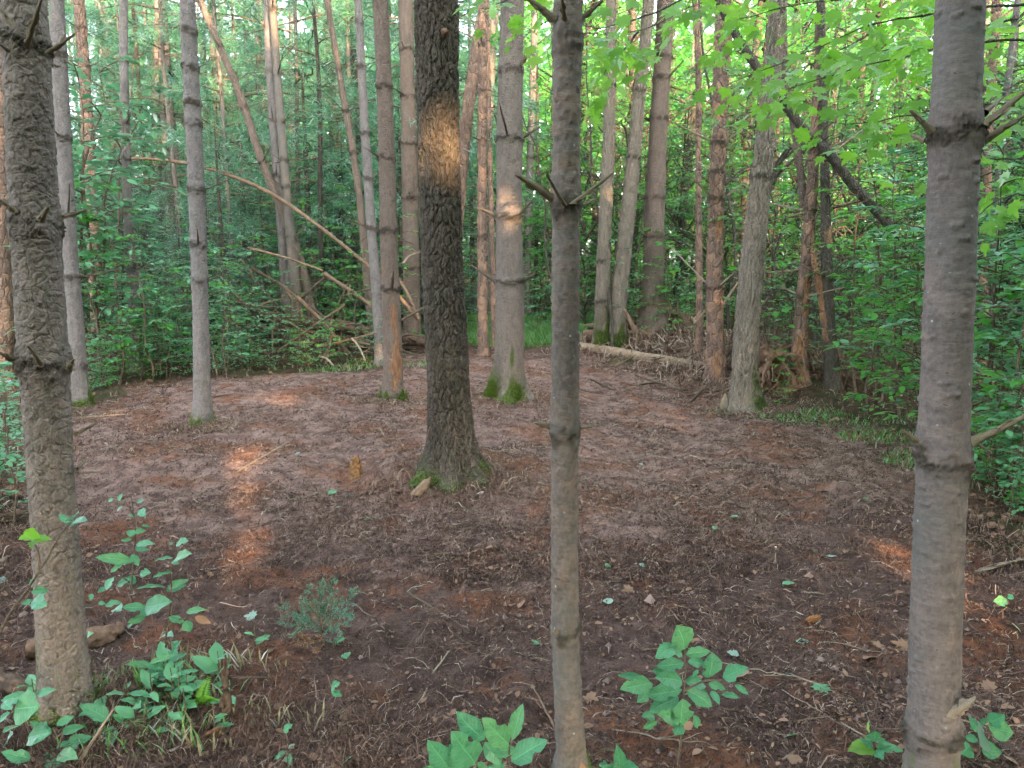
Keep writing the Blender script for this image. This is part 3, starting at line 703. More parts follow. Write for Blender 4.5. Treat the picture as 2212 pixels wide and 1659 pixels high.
tree('near_left', 'pine_tree', 'thick scaly-barked pine in the near left corner with broken branch stubs', 'tree',
     [(142, 1535, 124), (134, 1400, 112), (121, 1200, 109), (108, 1000, 109), (94, 760, 110), (79, 520, 109), (67, 300, 106), (51, 0, 102), (45, -120, 100)],
     'bark_scaly', 176, 0.0055, 'plates', whorls=(100, 490, 790), stubs=0, flare=(0.22, 0.10, 6), moss=0.16, moss_amt=0.7, tuft=300)
for a, b, w, dy, dy0 in [((80, 160), (0, 50), 30, 0.1, .09), ((165, 270), (250, 0), 30, 0.22, .09), ((300, 315), (455, 205), 24, 0.04, 0.02), ((60, 320), (0, 270), 24, 0.1, .05),
                    ((100, 1290), (-10, 1205), 30, 0.12, .07), ((250, 1330), (290, 1262), 36, 0.2, .09), ((385, 1320), (520, 1275), 20, -0.03, 0), ((335, 400), (370, 405), 12, 0, 0)]:
    px_twig('near_left', c1, a, b, w, dy, dy0=dy0)
for a, b, w, dy, dy0 in [((240, 745), (172, 652), 26, 0.2, .09), ((95, 745), (-10, 685), 26, 0.1, 0.03), ((420, 775), (445, 735), 30, 0.1, .06), ((465, 1185), (600, 1110), 20, -0.06, 0), ((470, 1420), (605, 1415), 13, 0, 0), ((468, 1400), (530, 1335), 18, -0.1, 0)]:
    px_twig('near_left', c5, a, b, w, dy, dy0=dy0)
tree('near_mid', 'young_pine', 'slim young pine rising from the bottom edge, just right of centre', 'tree',
     [(1240, 1695, 84), (1233, 1620, 62), (1222, 1450, 59), (1219, 1200, 59), (1221, 920, 60), (1222, 700, 60), (1222, 450, 60), (1223, 250, 60), (1227, 0, 60), (1229, -120, 58)],
     'bark_mid', 96, 0.008, 'curl', whorls=(98, 442, 930, 1365), stubs=0, flare=(0.35, 0.07, 4), moss=0.10, tuft=80, wounds=((0.12, 0.12, -0.9, 0.45),))
for a, b, w, dy, dy0 in [((450, 105), (295, -10), 46, 0.05, .02), ((525, 110), (512, -10), 30, 0.12, .05), ((630, 115), (765, -10), 30, 0, 0), ((455, 1208), (238, 1065), 40, 0.08, .01), ((530, 1255), (420, 1062), 25, 0.16, .04), ((575, 1240), (822, 1050), 26, 0.06, .04), ((625, 1252), (725, 1205), 20, -0.05, 0)]:
    px_twig('near_mid', c3, a, b, w, dy, dy0=dy0)
for a, b, w, dy in [((458, 1152), (350, 1120), 26, 0.03), ((612, 1152), (765, 1131), 16, 0.02)]: px_twig('near_mid', c7, a, b, w, dy)
px_twig('near_mid', l3, (478, 830), (468, 815), 24, 0.11, mat='twig_pale', dy0=0.04)
tree('near_right', 'pine_tree', 'smooth pinkish-grey pine trunk on the near right with two dark branch collars', 'tree',
     [(2012, 1745, 148), (2015, 1640, 120), (2023, 1300, 120), (2036, 1000, 117), (2051, 620, 116), (2062, 300, 113), (2074, 0, 111), (2079, -120, 109)],
     'bark_smooth', 168, 0.0058, 'lens', whorls=(292, 985, 1585), stubs=0, flare=(0.25, 0.08, 4), moss=0.2, moss_amt=0.55)
for a, b, w, dy, dy0 in [((1085, 785), (970, 672), 36, 0.06, .03), ((1052, 855), (972, 820), 30, -0.03, 0), ((1400, 775), (1680, 545), 46, 0.05, .04), ((1430, 845), (1680, 690), 40, 0.0, 0), ((1415, 690), (1530, 590), 30, -0.15, 0)]:
    px_twig('near_right', c4, a, b, w, dy, dy0=dy0)
for a, b, w, dy, dy0 in [((1025, 1235), (918, 1162), 32, 0.05, .04), ((1355, 1230), (1690, 1065), 46, 0.0, 0.02), ((1380, 1250), (1462, 1297), 13, 0.03, 0)]: px_twig('near_right', c8, a, b, w, dy, dy0=dy0)
px_twig('near_right', l4, (1215, 1325), (1362, 1235), 52, 0.10, mat='twig_pale', dy0=0.06)

tree('dark', 'pine_tree', 'dark furrowed pine trunk standing in the middle of the bare ground', 'tree',
     [(978, 1020, 108), (974, 960, 94), (970, 860, 86), (966, 750, 86), (957, 600, 84), (950, 400, 87), (945, 200, 87), (943, 0, 90), (941, -100, 88)],
     'bark_dark', 190, 0.008, 'furrow', whorls=(), stubs=0, flare=(0.66, 0.14, 7), moss=0.2, moss_amt=0.5, tuft=200)
px_twig('dark', c6, (1195, 905), (1155, 945), 34, 0.06, name='torn_bark', mat='deadwood'); px_twig('dark', c6, (1195, 1010), (1150, 1190), 10, 0.1, name='torn_bark', mat='deadwood', k=1)
px_twig('dark', c2, (1250, 195), (1262, 188), 34, 0.20, mat='rootwood', dy0=0.14)
tree('mossy', 'pine_tree', 'grey pine with bright green moss on its splayed foot', 'tree',
     [(1096, 855, 72), (1099, 800, 64), (1101, 700, 61), (1100, 520, 59), (1101, 300, 56), (1104, 100, 53), (1107, 0, 52), (1108, -60, 51)],
     'bark_greybrown', 76, 0.016, 'plates', whorls=(150, 300, 470, 610), stubs=2, flare=(0.55, 0.16, 4), moss=0.30, tuft=4200, stub_len=(0.15, 0.5), moss_amt=0.9, moss_side=-2.3)
tree('wounded', 'pine_tree', 'pine trunk with an orange bark wound low down and moss at its foot', 'tree',
     [(848, 868, 52), (850, 800, 43), (845, 690, 41), (840, 560, 38), (836, 420, 36), (829, 200, 35), (820, 0, 34), (818, -60, 33)],
     'bark_brown', 60, 0.018, 'plates', whorls=(185, 340, 500, 625), stubs=1, flare=(0.35, 0.14, 5), moss=0.17, tuft=1300, wounds=((0.55, 0.32, -1.0, 0.75), (1.05, 0.2, -1.2, 0.45)))
tree('left_mid', 'pine_tree', 'straight pale grey pine standing alone at the left of the bare ground', 'tree',
     [(438, 918, 44), (437, 870, 40), (433, 720, 37), (426, 520, 35), (417, 300, 36), (408, 120, 35), (404, 0, 34), (402, -60, 34)],
     'bark_grey', 60, 0.018, None, whorls=(68, 145, 222, 268, 412, 526, 610), stubs=1, flare=(0.3, 0.12, 4), moss=0.14, tuft=900, stub_len=(0.06, 0.25))
tree('ridged', 'maple_tree', 'ridged grey trunk leaning right at the edge of the cleared soil', 'tree',
     [(1611, 888, 72), (1608, 830, 58), (1614, 700, 54), (1626, 560, 52), (1640, 420, 46), (1652, 300, 42), (1663, 180, 40), (1676, 40, 36), (1682, -40, 35)],
     'bark_ridged', 80, 0.016, 'ridge', whorls=(380,), stubs=0, flare=(0.5, 0.16, 5), moss=0.75, moss_side=-0.25, tuft=60, crown='leaf', moss_amt=0.55)
tree('left_second', 'pine_tree', 'pale pine right behind the near left trunk, mossy foot', 'tree',
     [(174, 876, 48), (171, 800, 37), (164, 680, 36), (155, 560, 34), (146, 350, 35), (136, 150, 35), (128, 0, 34), (125, -60, 33)],
     'bark_grey', 44, 0.022, None, whorls=(120, 300, 462, 600, 790), stubs=2, flare=(0.45, 0.12, 4), moss=0.25, moss_amt=0.8, tuft=700)
tree('left_third', 'pine_tree', 'thin pale pine at the left edge of the clearing, saplings round its foot', 'tree',
     [(297, 798, 28), (294, 700, 25), (287, 570, 24), (279, 440, 20), (275, 340, 19), (271, 220, 20), (267, 100, 19), (266, 0, 19), (265, -50, 18)],
     'bark_grey', 36, 0.03, None, whorls=(132, 270, 343, 460, 578, 690), stubs=2, flare=(0.3, 0.1, 4), stub_len=(0.1, 0.3))
tree('left_edge', 'pine_tree', 'brown-barked trunk cut by the left edge of the picture', 'tree',
     [(12, 850, 50), (10, 700, 46), (4, 520, 44), (-4, 300, 42), (-12, 0, 40)], 'bark_red', 40, 0.03, 'plates', whorls=(735, 440), stubs=1, flare=(0.3, 0.12, 4))
tree('left_red', 'pine_tree', 'reddish trunk with peeling bark behind the pale left pines', 'tree',
     [(216, 765, 29), (210, 700, 27), (203, 560, 26), (194, 420, 25), (184, 260, 25), (176, 120, 24), (169, 0, 23), (167, -50, 22)], 'bark_red', 32, 0.035, 'peel', whorls=(60, 145, 310, 470), stubs=2, flare=(0.3, 0.12, 4))
tree('slim_grey', 'pine_tree', 'slim smooth grey pine just left of the wounded trunk', 'tree',
     [(823, 792, 27), (819, 720, 24), (810, 600, 22), (799, 470, 21), (788, 300, 19), (781, 150, 18), (774, 0, 17), (772, -50, 17)], 'bark_grey', 36, 0.03, None, whorls=(48, 145, 288, 385, 493, 640), stubs=2, flare=(0.3, 0.1, 4), moss=0.1)
tree('between', 'pine_tree', 'straight grey-green pine between the wounded trunk and the dark trunk', 'tree',
     [(890, 748, 40), (890, 690, 38), (888, 560, 37), (886, 400, 36), (883, 250, 33), (879, 100, 31), (877, 0, 31), (876, -50, 30)], 'bark_brown', 48, 0.028, None, whorls=(110, 212, 312, 428, 580), stubs=2, flare=(0.3, 0.15, 4), moss=0.3, moss_side=-2.4, tuft=400)
tree('twin_a', 'pine_tree', 'left one of the slender twin pines behind the bent pole', 'tree',
     [(628, 752, 27), (622, 672, 24), (610, 500, 19), (600, 380, 17), (590, 240, 17), (581, 100, 16), (578, 0, 16), (577, -50, 15)], 'bark_grey', 28, 0.04, None, whorls=(60, 155, 260, 380, 500), stubs=3, flare=(0.2, 0.1, 4), stub_len=(0.2, 0.8))
tree('twin_b', 'pine_tree', 'right one of the slender twin pines behind the bent pole', 'tree',
     [(652, 758, 29), (643, 690, 26), (634, 560, 21), (622, 430, 19), (614, 330, 18), (606, 240, 18), (598, 140, 17), (588, 0, 16), (585, -50, 16)], 'bark_mid', 28, 0.04, None, whorls=(20, 160, 265, 345, 405, 510), stubs=3, flare=(0.2, 0.1, 4), stub_len=(0.2, 0.8))
tree('lean_a', 'leaning_tree', 'brown pole-like tree leaning steeply to the left over the brush', 'tree',
     [(694, 756, 24), (676, 690, 22), (655, 585, 20), (628, 500, 20), (596, 420, 19), (565, 350, 18), (527, 230, 17), (495, 150, 16), (430, 0, 14), (410, -50, 14)], 'bark_brown', 30, 0.035, None, whorls=(100, 232, 350), stubs=2, flare=(0.2, 0.1, 4), stub_len=(0.2, 0.7), ztop=10.5)
tree('lean_b', 'leaning_tree', 'thin dark pole tree leaning left beside the slim grey pine', 'tree',
     [(808, 752, 19), (798, 660, 17), (785, 520, 16), (775, 420, 15), (762, 330, 15), (744, 231, 14), (728, 130, 13), (712, 40, 13), (704, -10, 12)], 'bark_brown', 26, 0.035, None, whorls=(150, 240, 330), stubs=3, flare=(0.2, 0.1, 4), stub_len=(0.2, 0.6))
tree('thin_white', 'pine_tree', 'thin pale pine between the mossy pine and the grassy gap', 'tree',
     [(1136, 692, 22), (1138, 600, 18), (1142, 480, 18), (1146, 340, 16), (1150, 200, 15), (1154, 60, 14), (1156, -30, 14)], 'bark_grey', 28, 0.04, None, whorls=(130, 235, 340, 470), stubs=2, flare=(0.2, 0.1, 4))
tree('thin_red', 'pine_tree', 'thin reddish pine immediately right of the dark trunk', 'tree',
     [(1044, 770, 24), (1042, 690, 20), (1042, 560, 19), (1041, 400, 18), (1042, 240, 18), (1043, 100, 17), (1042, 0, 16), (1041, -50, 16)], 'bark_red', 32, 0.03, 'peel', whorls=(100, 200, 305, 512), stubs=2, flare=(0.2, 0.1, 4))
tree('thin_red_b', 'pine_tree', 'very thin brown pine half hidden behind the thin reddish one', 'tree',
     [(1068, 748, 13), (1064, 560, 12), (1060, 400, 11), (1056, 240, 10), (1054, 60, 9), (1052, -30, 9)], 'bark_red', 24, 0.05, None, whorls=(300,), stubs=2, flare=(0.2, 0.1, 4))
tree('snag_red', 'dead_tree', 'dead trunk with torn dark red bark leaning behind the dark pine', 'tree',
     [(962, 752, 28), (985, 500, 27), (1000, 330, 27), (1012, 230, 25), (1024, 150, 23), (1036, 60, 20), (1044, 20, 16)], 'bark_red', 32, 0.03, 'peel', stubs=0, flare=(0.2, 0.1, 4), ztop=0, crown=None)
tree('pair_left', 'maple_tree', 'upright left stem of the mossy-footed pair behind the log', 'tree',
     [(1301, 748, 40), (1301, 690, 34), (1304, 560, 31), (1309, 430, 29), (1316, 300, 27), (1318, 180, 24), (1320, 60, 22), (1321, -30, 22)], 'bark_ridged', 44, 0.03, 'ridge', whorls=(185, 650, 565), stubs=0, flare=(0.3, 0.14, 4), moss=0.75, moss_side=-1.2, tuft=900, crown='leaf')
tree('pair_right', 'maple_tree', 'right stem of the mossy-footed pair, leaning right', 'tree',
     [(1329, 742, 44), (1332, 690, 38), (1342, 600, 36), (1352, 500, 34), (1364, 400, 31), (1374, 300, 29), (1384, 190, 26), (1396, 80, 25), (1404, -30, 24)], 'bark_ridged', 44, 0.03, 'ridge', whorls=(195, 340), stubs=0, flare=(0.3, 0.14, 4), moss=0.45, moss_side=-2.0, tuft=500, crown='leaf')
tree('far_big', 'pine_tree', 'stout purplish pine behind the soil mound', 'tree',
     [(1411, 706, 60), (1411, 640, 50), (1412, 540, 45), (1416, 420, 43), (1422, 300, 41), (1429, 180, 39), (1435, 80, 38), (1439, -30, 36)], 'bark_brown', 48, 0.035, 'plates', whorls=(122, 168, 255, 425, 512), stubs=1, flare=(0.25, 0.2, 5))
tree('thin_orange', 'pine_tree', 'thin orange-brown pine between the stout pine and the peeling trunk', 'tree',
     [(1511, 762, 17), (1511, 680, 15), (1511, 560, 13), (1509, 400, 12), (1509, 250, 12), (1507, 120, 11), (1500, 0, 10), (1498, -30, 10)], 'bark_red', 26, 0.035, 'peel', whorls=(210, 480), stubs=2, flare=(0.2, 0.1, 4))
tree('peeling', 'dead_tree', 'dead pine with peeling bark flakes and a torn dark hole', 'tree',
     [(1546, 818, 46), (1546, 740, 38), (1544, 600, 34), (1546, 480, 33), (1548, 380, 31), (1553, 240, 31), (1557, 120, 31), (1560, 0, 31), (1561, -30, 30)], 'bark_red', 52, 0.022, 'peel', whorls=(310, 370, 430, 620), stubs=2, flare=(0.25, 0.1, 4), wounds=((2.05, 0.18, -1.4, 0.6), (0.25, 0.22, -1.9, 0.6)), stub_mat='twig_pale', stub_len=(0.3, 0.9))
tree('broken_red', 'dead_tree', 'dead reddish forked trunk beside the upturned roots, bark sloughing off', 'tree',
     [(1726, 832, 42), (1726, 770, 33), (1730, 680, 29), (1738, 580, 27), (1744, 490, 25), (1752, 380, 23), (1759, 270, 22), (1765, 160, 21), (1769, 60, 20), (1772, -30, 19)], 'bark_red', 44, 0.025, 'peel', whorls=(330, 455, 640), stubs=2, flare=(0.3, 0.12, 4), wounds=((0.45, 0.4, -1.9, 0.8), (1.2, 0.25, -1.3, 0.8)), stub_mat='twig_pale', stub_len=(0.4, 1.0))
def add_fork():
    T = TREES['broken_red']; k = [(1736, 448), (1730, 380), (1718, 290), (1706, 220), (1698, 178), (1694, 110), (1692, 20)]
    P = smooth_path([atY(x, y, T['Y'] + 0.03) for x, y in k], 60); R = np.linspace(8.5, 6.5, 60) * m_per_px(P[0])
    V, F, A = trunk_mesh(P - T['loc'], R, 20, None, 77); mk('fork_stem', V, F, M['bark_brown'], T['o'], attrs=A)
add_fork()
tree('behind_red', 'pine_tree', 'dark grey trunk behind the dead forked one', 'tree',
     [(1800, 838, 36), (1792, 740, 30), (1785, 640, 27), (1782, 540, 25), (1780, 420, 21), (1778, 300, 18), (1776, 180, 17), (1774, 40, 16), (1773, -30, 16)], 'bark_far_dark', 32, 0.035, None, whorls=(390, 600), stubs=3, flare=(0.3, 0.14, 4), stub_len=(0.3, 1.0))
tree('snag_pale', 'dead_tree', 'short broken snag of pale splintered wood between two dark trunks', 'stump',
     [(1800, 826, 22), (1790, 740, 22), (1782, 690, 20), (1772, 630, 17), (1762, 580, 13), (1755, 548, 9), (1752, 535, 4)], 'bark_red', 26, 0.03, 'peel', stubs=0, flare=(0.2, 0.1, 4), ztop=0, crown=None, wounds=((1.3, 0.9, -1.6, 1.5),), yoff=-0.15)
tree('right_red', 'pine_tree', 'reddish trunk showing right of the near right pine', 'tree',
     [(2125, 850, 24), (2124, 700, 20), (2127, 560, 19), (2136, 430, 18), (2143, 300, 17), (2150, 150, 16), (2158, 0, 15), (2160, -40, 15)], 'bark_red', 28, 0.04, 'peel', whorls=(250, 480), stubs=2, flare=(0.2, 0.1, 4))
tree('right_grey', 'pine_tree', 'slim grey trunk behind the near right pine, leaning right', 'tree',
     [(2138, 842, 20), (2140, 700, 18), (2148, 560, 17), (2160, 400, 16), (2172, 250, 16), (2186, 120, 15), (2199, 0, 15), (2203, -40, 15)], 'bark_grey', 28, 0.04, None, whorls=(45, 200, 320, 460), stubs=3, flare=(0.2, 0.1, 4), stub_len=(0.2, 0.7))

# ------------------------------------------------------------------ chosen spots for flecks of low sun; the unseen crowns are gapped for them
def tb(key, py, r):
    T = TREES[key]; z = atY(CX, py, T['Y'])[2]; i = int(np.argmin(np.abs(T['P'][:, 2] - z))); beam(T['P'][i], r + 0.07)
for k, py, r in [('dark', 345, .05), ('dark', 440, .07), ('dark', 500, .06), ('wounded', 560, .16), ('wounded', 700, .22), ('wounded', 790, .22),
                 ('mossy', 425, .17), ('mossy', 500, .14), ('mossy', 775, .18), ('pair_left', 340, .22), ('pair_left', 430, .24), ('pair_right', 530, .2), ('far_big', 280, .22),
                 ('far_big', 470, .32), ('peeling', 230, .22), ('peeling', 640, .18), ('ridged', 450, .18), ('broken_red', 500, .22), ('broken_red', 590, .18),
                 ('left_third', 330, .12), ('thin_orange', 300, .2), ('thin_red', 400, .12), ('right_red', 430, .15)]:
    tb(k, py, r)
for px, py, r in [(455, 995, .18), (500, 1010, .14), (510, 1075, .18), (780, 885, .26), (885, 862, .3), (730, 905, .14), (560, 1040, .14), (1450, 1020, .06), (950, 900, .12), (610, 850, .16), (1085, 1045, .14), (1150, 1125, .14), (1700, 1060, .1), (640, 930, .12), (1035, 1195, .12), (1400, 1012, .12), (1330, 985, .06), (1590, 990, .10),
                  (1420, 905, .08), (1650, 1335, .07), (1400, 1330, .1), (860, 1060, .13), (2170, 1290, .12), (2130, 1450, .1), (700, 745, .5), (1100, 900, .2), (310, 945, .14)]:
    beam(grd(px, py), r)
_rb = np.random.default_rng(4)
for _ in range(18):
    beam(grd(_rb.uniform(200, 2000), _rb.uniform(820, 1450)), _rb.uniform(.05, .10))
for px, py, d, r in [(1170, 722, float(grd(1170, 722)[1]), .9), (1340, 210, 19, 2.2), (1480, 120, 21, 2.2), (1900, 60, 16, 1.8), (1760, 330, 18, 1.8), (1960, 300, 15, 1.5), (2180, 250, 12, 1.3), (1600, 260, 19, 1.6), (700, 620, 11.2, .5), (1250, 330, 22, 1.6), (560, 200, 26, 2.0)]:
    beam(atY(px, py, d), r)

# ================================================================== unseen wood behind the viewpoint, shaped to keep the low sun off the clearing
def clear_run(P, r):
    """no named trunk stands in this run of light before it reaches its place"""
    for key, T in TREES.items():
        if T['Y'] < P[1] - 0.3:
            q = P + S * ((P[1] - T['Y']) / -S[1]); i = int(np.argmin(np.abs(T['P'][:, 2] - q[2])))
            if abs(T['P'][i][2] - q[2]) < 0.6 and abs(q[0] - T['P'][i][0]) < T['R'][i] + (r + 0.08 if key in ('near_left', 'near_mid', 'near_right', 'dark') else 0.3 * r): return False
    return True
def shade_wood():
    rr = np.random.default_rng(31); BEAMS[:] = [b for b in BEAMS if clear_run(*b)]
    Lx = np.array([math.cos(SUN_AZ), math.sin(SUN_AZ), 0]); Ax = np.array([math.sin(SUN_AZ), -math.cos(SUN_AZ), 0])
    bm = np.array([b[0] for b in BEAMS]); br = np.array([b[1] for b in BEAMS])
    tm = None; k = 0
    for row, a0 in enumerate((8.5, 12.0, 15.5)):
        for lat in np.arange(-10, 50, 4.0):
            lt = lat + rr.uniform(-0.8, 0.8) + row * 1.3; aa = a0 + rr.uniform(-0.6, 0.6)
            c = Lx * lt + Ax * aa; H = rr.uniform(12.5, 15.0)
            n = 2100; 
            z = 1.6 + (H - 1.6) * np.where(rr.uniform(size=n) < .8, rr.uniform(0, .8, n), rr.uniform(.6, 1, n)); rad = 2.9 * np.sqrt(rr.uniform(0, 1, n)) * (0.75 + 0.35 * np.sin(z * 0.8 + k)); an = rr.uniform(0, 2 * PI, n)
            pos = c + np.stack([np.cos(an) * rad, np.sin(an) * rad, z], 1)
            keep = np.ones(n, bool)
            for P, r in zip(bm, br):
                w = pos - P; t = w @ S; d2 = np.sum((w - t[:, None] * S) ** 2, 1)
                keep &= d2 > (0.9 * r + 0.19 * rr.uniform(0.5, 1.0, n)) ** 2  # leaves dropped along each sun path, so flecks land on chosen spots
            pos = pos[keep]; m_ = len(pos)
            ax = unit(rr.normal(0, 1, (m_, 3)) * [1, 1, 0.6]); nr = unit(rr.normal(0, 1, (m_, 3)) + S * 0.8)
            V, F, tn = leaves(pos - c, ax, nr, rr.uniform(0.42, 0.72, m_), L_DIA, 1.5, rr)
            t = thing('maple_tree', 'unseen forest tree behind the viewpoint, crown shaped to shade and dapple the clearing', 'tree', c, 'trees behind the viewpoint')
            mk('crown', V, F, M['leaf_wood'], t, attrs={'tint': tn})
            if tm is None:
                Pz = np.array([(0, 0, -0.2), (0.05, 0, 3), (-0.05, 0.05, 7), (0, 0, 12)]); q = smooth_path(Pz, 30)
                V, F, A = trunk_mesh(q, np.linspace(0.13, 0.03, 30), 12, None, 3); tm = mk('trunk', V, F, M['bark_far'], attrs=A, mesh_only=True)
            ob('trunk', tm, t); k += 1
shade_wood()

# ================================================================== forest round the clearing: shared trunks and crowns
FT = []
for k in range(6):
    rr = np.random.default_rng(60 + k); q = np.array([(0, 0, -0.3), (rr.normal(0, .08), rr.normal(0, .08), 4), (rr.normal(0, .2), rr.normal(0, .2), 9), (rr.normal(0, .3), rr.normal(0, .3), 16)])
    P = smooth_path(q, 90); b = MB()
    wz = list(np.arange(1.0, 15, 0.75) + rr.uniform(-.2, .2, 19))
    V, F, A = trunk_mesh(P, np.linspace(0.13, 0.045, 90), 14, None, 40 + k, wz, (0.3, 0.2, 5)); b.add(V, F, **A)
    for w in wz[1:]:
        for q_ in range(rr.integers(2, 5)):
            a = rr.uniform(0, 6.28); i = int(np.argmin(abs(P[:, 2] - w))); L = rr.uniform(0.3, 1.5); d = np.array([math.cos(a), math.sin(a), rr.uniform(-0.1, 0.35)])
            b.add(*tube(crooked(P[i], P[i] + d * L, 5, 0.06, rr), np.linspace(0.016, 0.004, 5), 4))
    FT.append([b.mesh('trunk', M['bark_far']), b.mesh('trunk', M['bark_far_dark'])])
PC = [pine_crown(200 + k, 3.2, 16, 28, 2.9, 32, 0.15, 0.013, 10)[0].mesh('pine_crown', M['needle_pine']) for k in range(4)]
PCL = []
for k in range(3):
    b, sb = pine_crown(220 + k, 1.4, 7, 22, 1.9, 36, 0.13, 0.011, 11); PCL.append((b.mesh('pine_crown', M['needle_pine']), sb.mesh('limbs', M['twig'])))
DC = []
for k in range(5):
    b, sb = leafy_crown(240 + k, 2.6, 1.4, 11, 115, 46, 0.115, 1.3); DC.append((b.mesh('leaf_crown', M['leaf_wood']), sb.mesh('limbs', M['bark_far_dark'])))
DSH = []
for k in range(4):
    b, sb = leafy_crown(260 + k, 1.5, 0.5, 5.2, 85, 40, 0.085, 0.9); DSH.append((b.mesh('leaf_crown', M['leaf_wood']), b.mesh('leaf_crown', M['leaf_dark']), sb.mesh('limbs', M['bark_far_dark'])))
SPR = []
for k in range(4):
    b, sb = spruce(280 + k, 3.2 + 0.4 * k, 70, 1.15, 0.05, 0.055, 0.016); SPR.append((b.mesh('spruce_crown', M['needle_spruce']), sb.mesh('trunk', M['bark_far_dark'])))
SAPM = []
for k in range(6):
    b, sb = sapling(300 + k, 1.0 + 0.28 * k, 14 + k, 0.080 + 0.008 * (k % 3) , 14, 0.42 + 0.05 * k); SAPM.append((b.mesh('foliage', M['leaf_sap']), b.mesh('foliage', M['leaf_wood']), sb.mesh('stem', M['twig'])))
THIN = []
for k in range(4):
    rr = np.random.default_rng(330 + k); b = MB(); P = crooked((0, 0, -0.1), (rr.normal(0, .4), rr.normal(0, .3), 6), 12, 0.04, rr); b.add(*tube(P, np.linspace(0.028, 0.008, 12), 6))
    for q_ in range(12):
        i = rr.integers(2, 11); a = rr.uniform(0, 6.28); b.add(*tube(crooked(P[i], P[i] + np.array([math.cos(a) * .7, math.sin(a) * .7, rr.uniform(-.1, .7)]) * rr.uniform(.5, 1.3), 5, .06, rr), np.linspace(.009, .003, 5), 4))
    THIN.append(b.mesh('thin_stem', M['bark_far_dark']))

SHORT = {'near_left': 'near left pine', 'near_right': 'near right pine', 'near_mid': 'slim young pine', 'dark': 'dark furrowed trunk', 'mossy': 'moss-footed pine', 'wounded': 'orange-wounded trunk', 'left_mid': 'lone pale left pine', 'ridged': 'ridged leaning trunk',
         'left_second': 'second left pine', 'left_third': 'thin pale left pine', 'left_red': 'reddish left trunk', 'slim_grey': 'slim smooth grey pine', 'between': 'grey-green pine', 'twin_a': 'twin pines', 'lean_a': 'left-leaning pole tree', 'thin_white': 'thin grass-side pine',
         'thin_red': 'thin reddish pine', 'pair_left': 'moss-footed stem pair', 'far_big': 'stout purplish pine', 'thin_orange': 'thin orange-brown pine', 'peeling': 'peeling dead pine', 'broken_red': 'forked dead trunk', 'behind_red': 'dark grey trunk', 'right_grey': 'slim right-leaning trunk'}
def where(p):
    """which of the trunks one can find stands nearest to it in the view"""
    px = CX + FPX * p[0] / p[1]; best = None
    for k, nm in SHORT.items():
        T = TREES[k]; i = int(np.argmin(np.abs(T['P'][:, 2] - 1.4))); tx = CX + FPX * T['P'][i][0] / T['Y']
        if best is None or abs(tx - px) < abs(best[0]): best = (px - tx, nm)
    if px < -20 or px > 2232: return 'beyond the picture edge past the ' + best[1]
    side = 'right of' if best[0] > 12 else ('left of' if best[0] < -12 else 'straight behind')
    return ('just ' if 12 < abs(best[0]) < 45 else '') + side + ' the ' + best[1]
def bg_pos(px, d):
    x = (px - CX) / FPX * d; return np.array([x, d, float(gz(x, d))])
rb = np.random.default_rng(77)
def far_tree(kind, px, d, sc=1.0, thick=1.0, dark=0):
    p = bg_pos(px, d); rz = rb.uniform(0, 6.28)
    if kind == 'pine':
        t = thing('pine_tree', 'tall needled pine deep in the wood, ' + where(p), 'tree', p, 'pines beyond the clearing', rz)
        ob('trunk', FT[rb.integers(6)][dark], t, None, None, (thick, thick, sc)); ob('crown', PC[rb.integers(4)], t, (0, 0, rb.uniform(-0.3, 1.5)), (0, 0, rb.uniform(0, 6)), (sc, sc, sc))
    elif kind == 'bare':
        t = thing('bare_pine', 'bare slender trunk deep in the wood, ' + where(p), 'tree', p, 'bare trunks beyond the clearing', rz)
        ob('trunk', FT[rb.integers(6)][dark], t, None, None, (thick, thick, sc))
    elif kind == 'lowpine':
        a = PCL[rb.integers(3)]
        t = thing('young_pine', 'young pine with soft blue-green needles, ' + where(p), 'tree', p, 'young pines beyond the clearing', rz)
        ob('trunk', FT[rb.integers(6)][dark], t, None, None, (0.45, 0.45, 0.45 * sc)); ob('crown', a[0], t, None, None, (sc, sc, sc)); tag(ob('limbs', a[1], t, None, None, (sc, sc, sc)), kind='stuff')
    elif kind == 'leaf':
        a = DC[rb.integers(5)]
        t = thing('maple_tree', 'bright leafy tree deep in the wood, ' + where(p), 'tree', p, 'leafy trees beyond the clearing', rz)
        ob('trunk', FT[rb.integers(6)][1], t, None, None, (thick * 0.8, thick * 0.8, sc * 0.8)); ob('crown', a[0], t, None, None, (sc, sc, sc)); tag(ob('limbs', a[1], t, None, None, (sc, sc, sc)), kind='stuff')
    elif kind == 'bush':
        a = DSH[rb.integers(4)]
        t = thing('young_maple', 'young leafy tree in the thicket, ' + where(p), 'tree', p, 'young leafy trees of the thicket', rz)
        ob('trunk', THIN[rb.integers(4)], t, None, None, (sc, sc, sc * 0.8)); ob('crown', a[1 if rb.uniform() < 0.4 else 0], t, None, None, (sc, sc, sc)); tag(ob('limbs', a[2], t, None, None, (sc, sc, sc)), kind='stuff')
    elif kind == 'spruce':
        a = SPR[rb.integers(4)]
        t = thing('spruce_tree', 'dark green young spruce in the shade, ' + where(p), 'tree', p, 'young spruces beyond the clearing', rz)
        ob('crown', a[0], t, None, None, (sc, sc, sc)); ob('trunk', a[1], t, None, None, (sc, sc, sc))
    elif kind == 'stem':
        t = thing('thin_stem', 'thin dark leafless stem, ' + where(p), 'sapling', p, 'thin stems in the thicket', rz)
        ob('stem', THIN[rb.integers(4)], t, None, (rb.normal(0, .06), rb.normal(0, .06), 0), (sc, sc, sc))
    return t
CR = {'bush': 1.0, 'spruce': 0.7, 'lowpine': 1.1, 'leaf': 1.6, 'pine': 0.3, 'bare': 0.15, 'stem': 0.05}
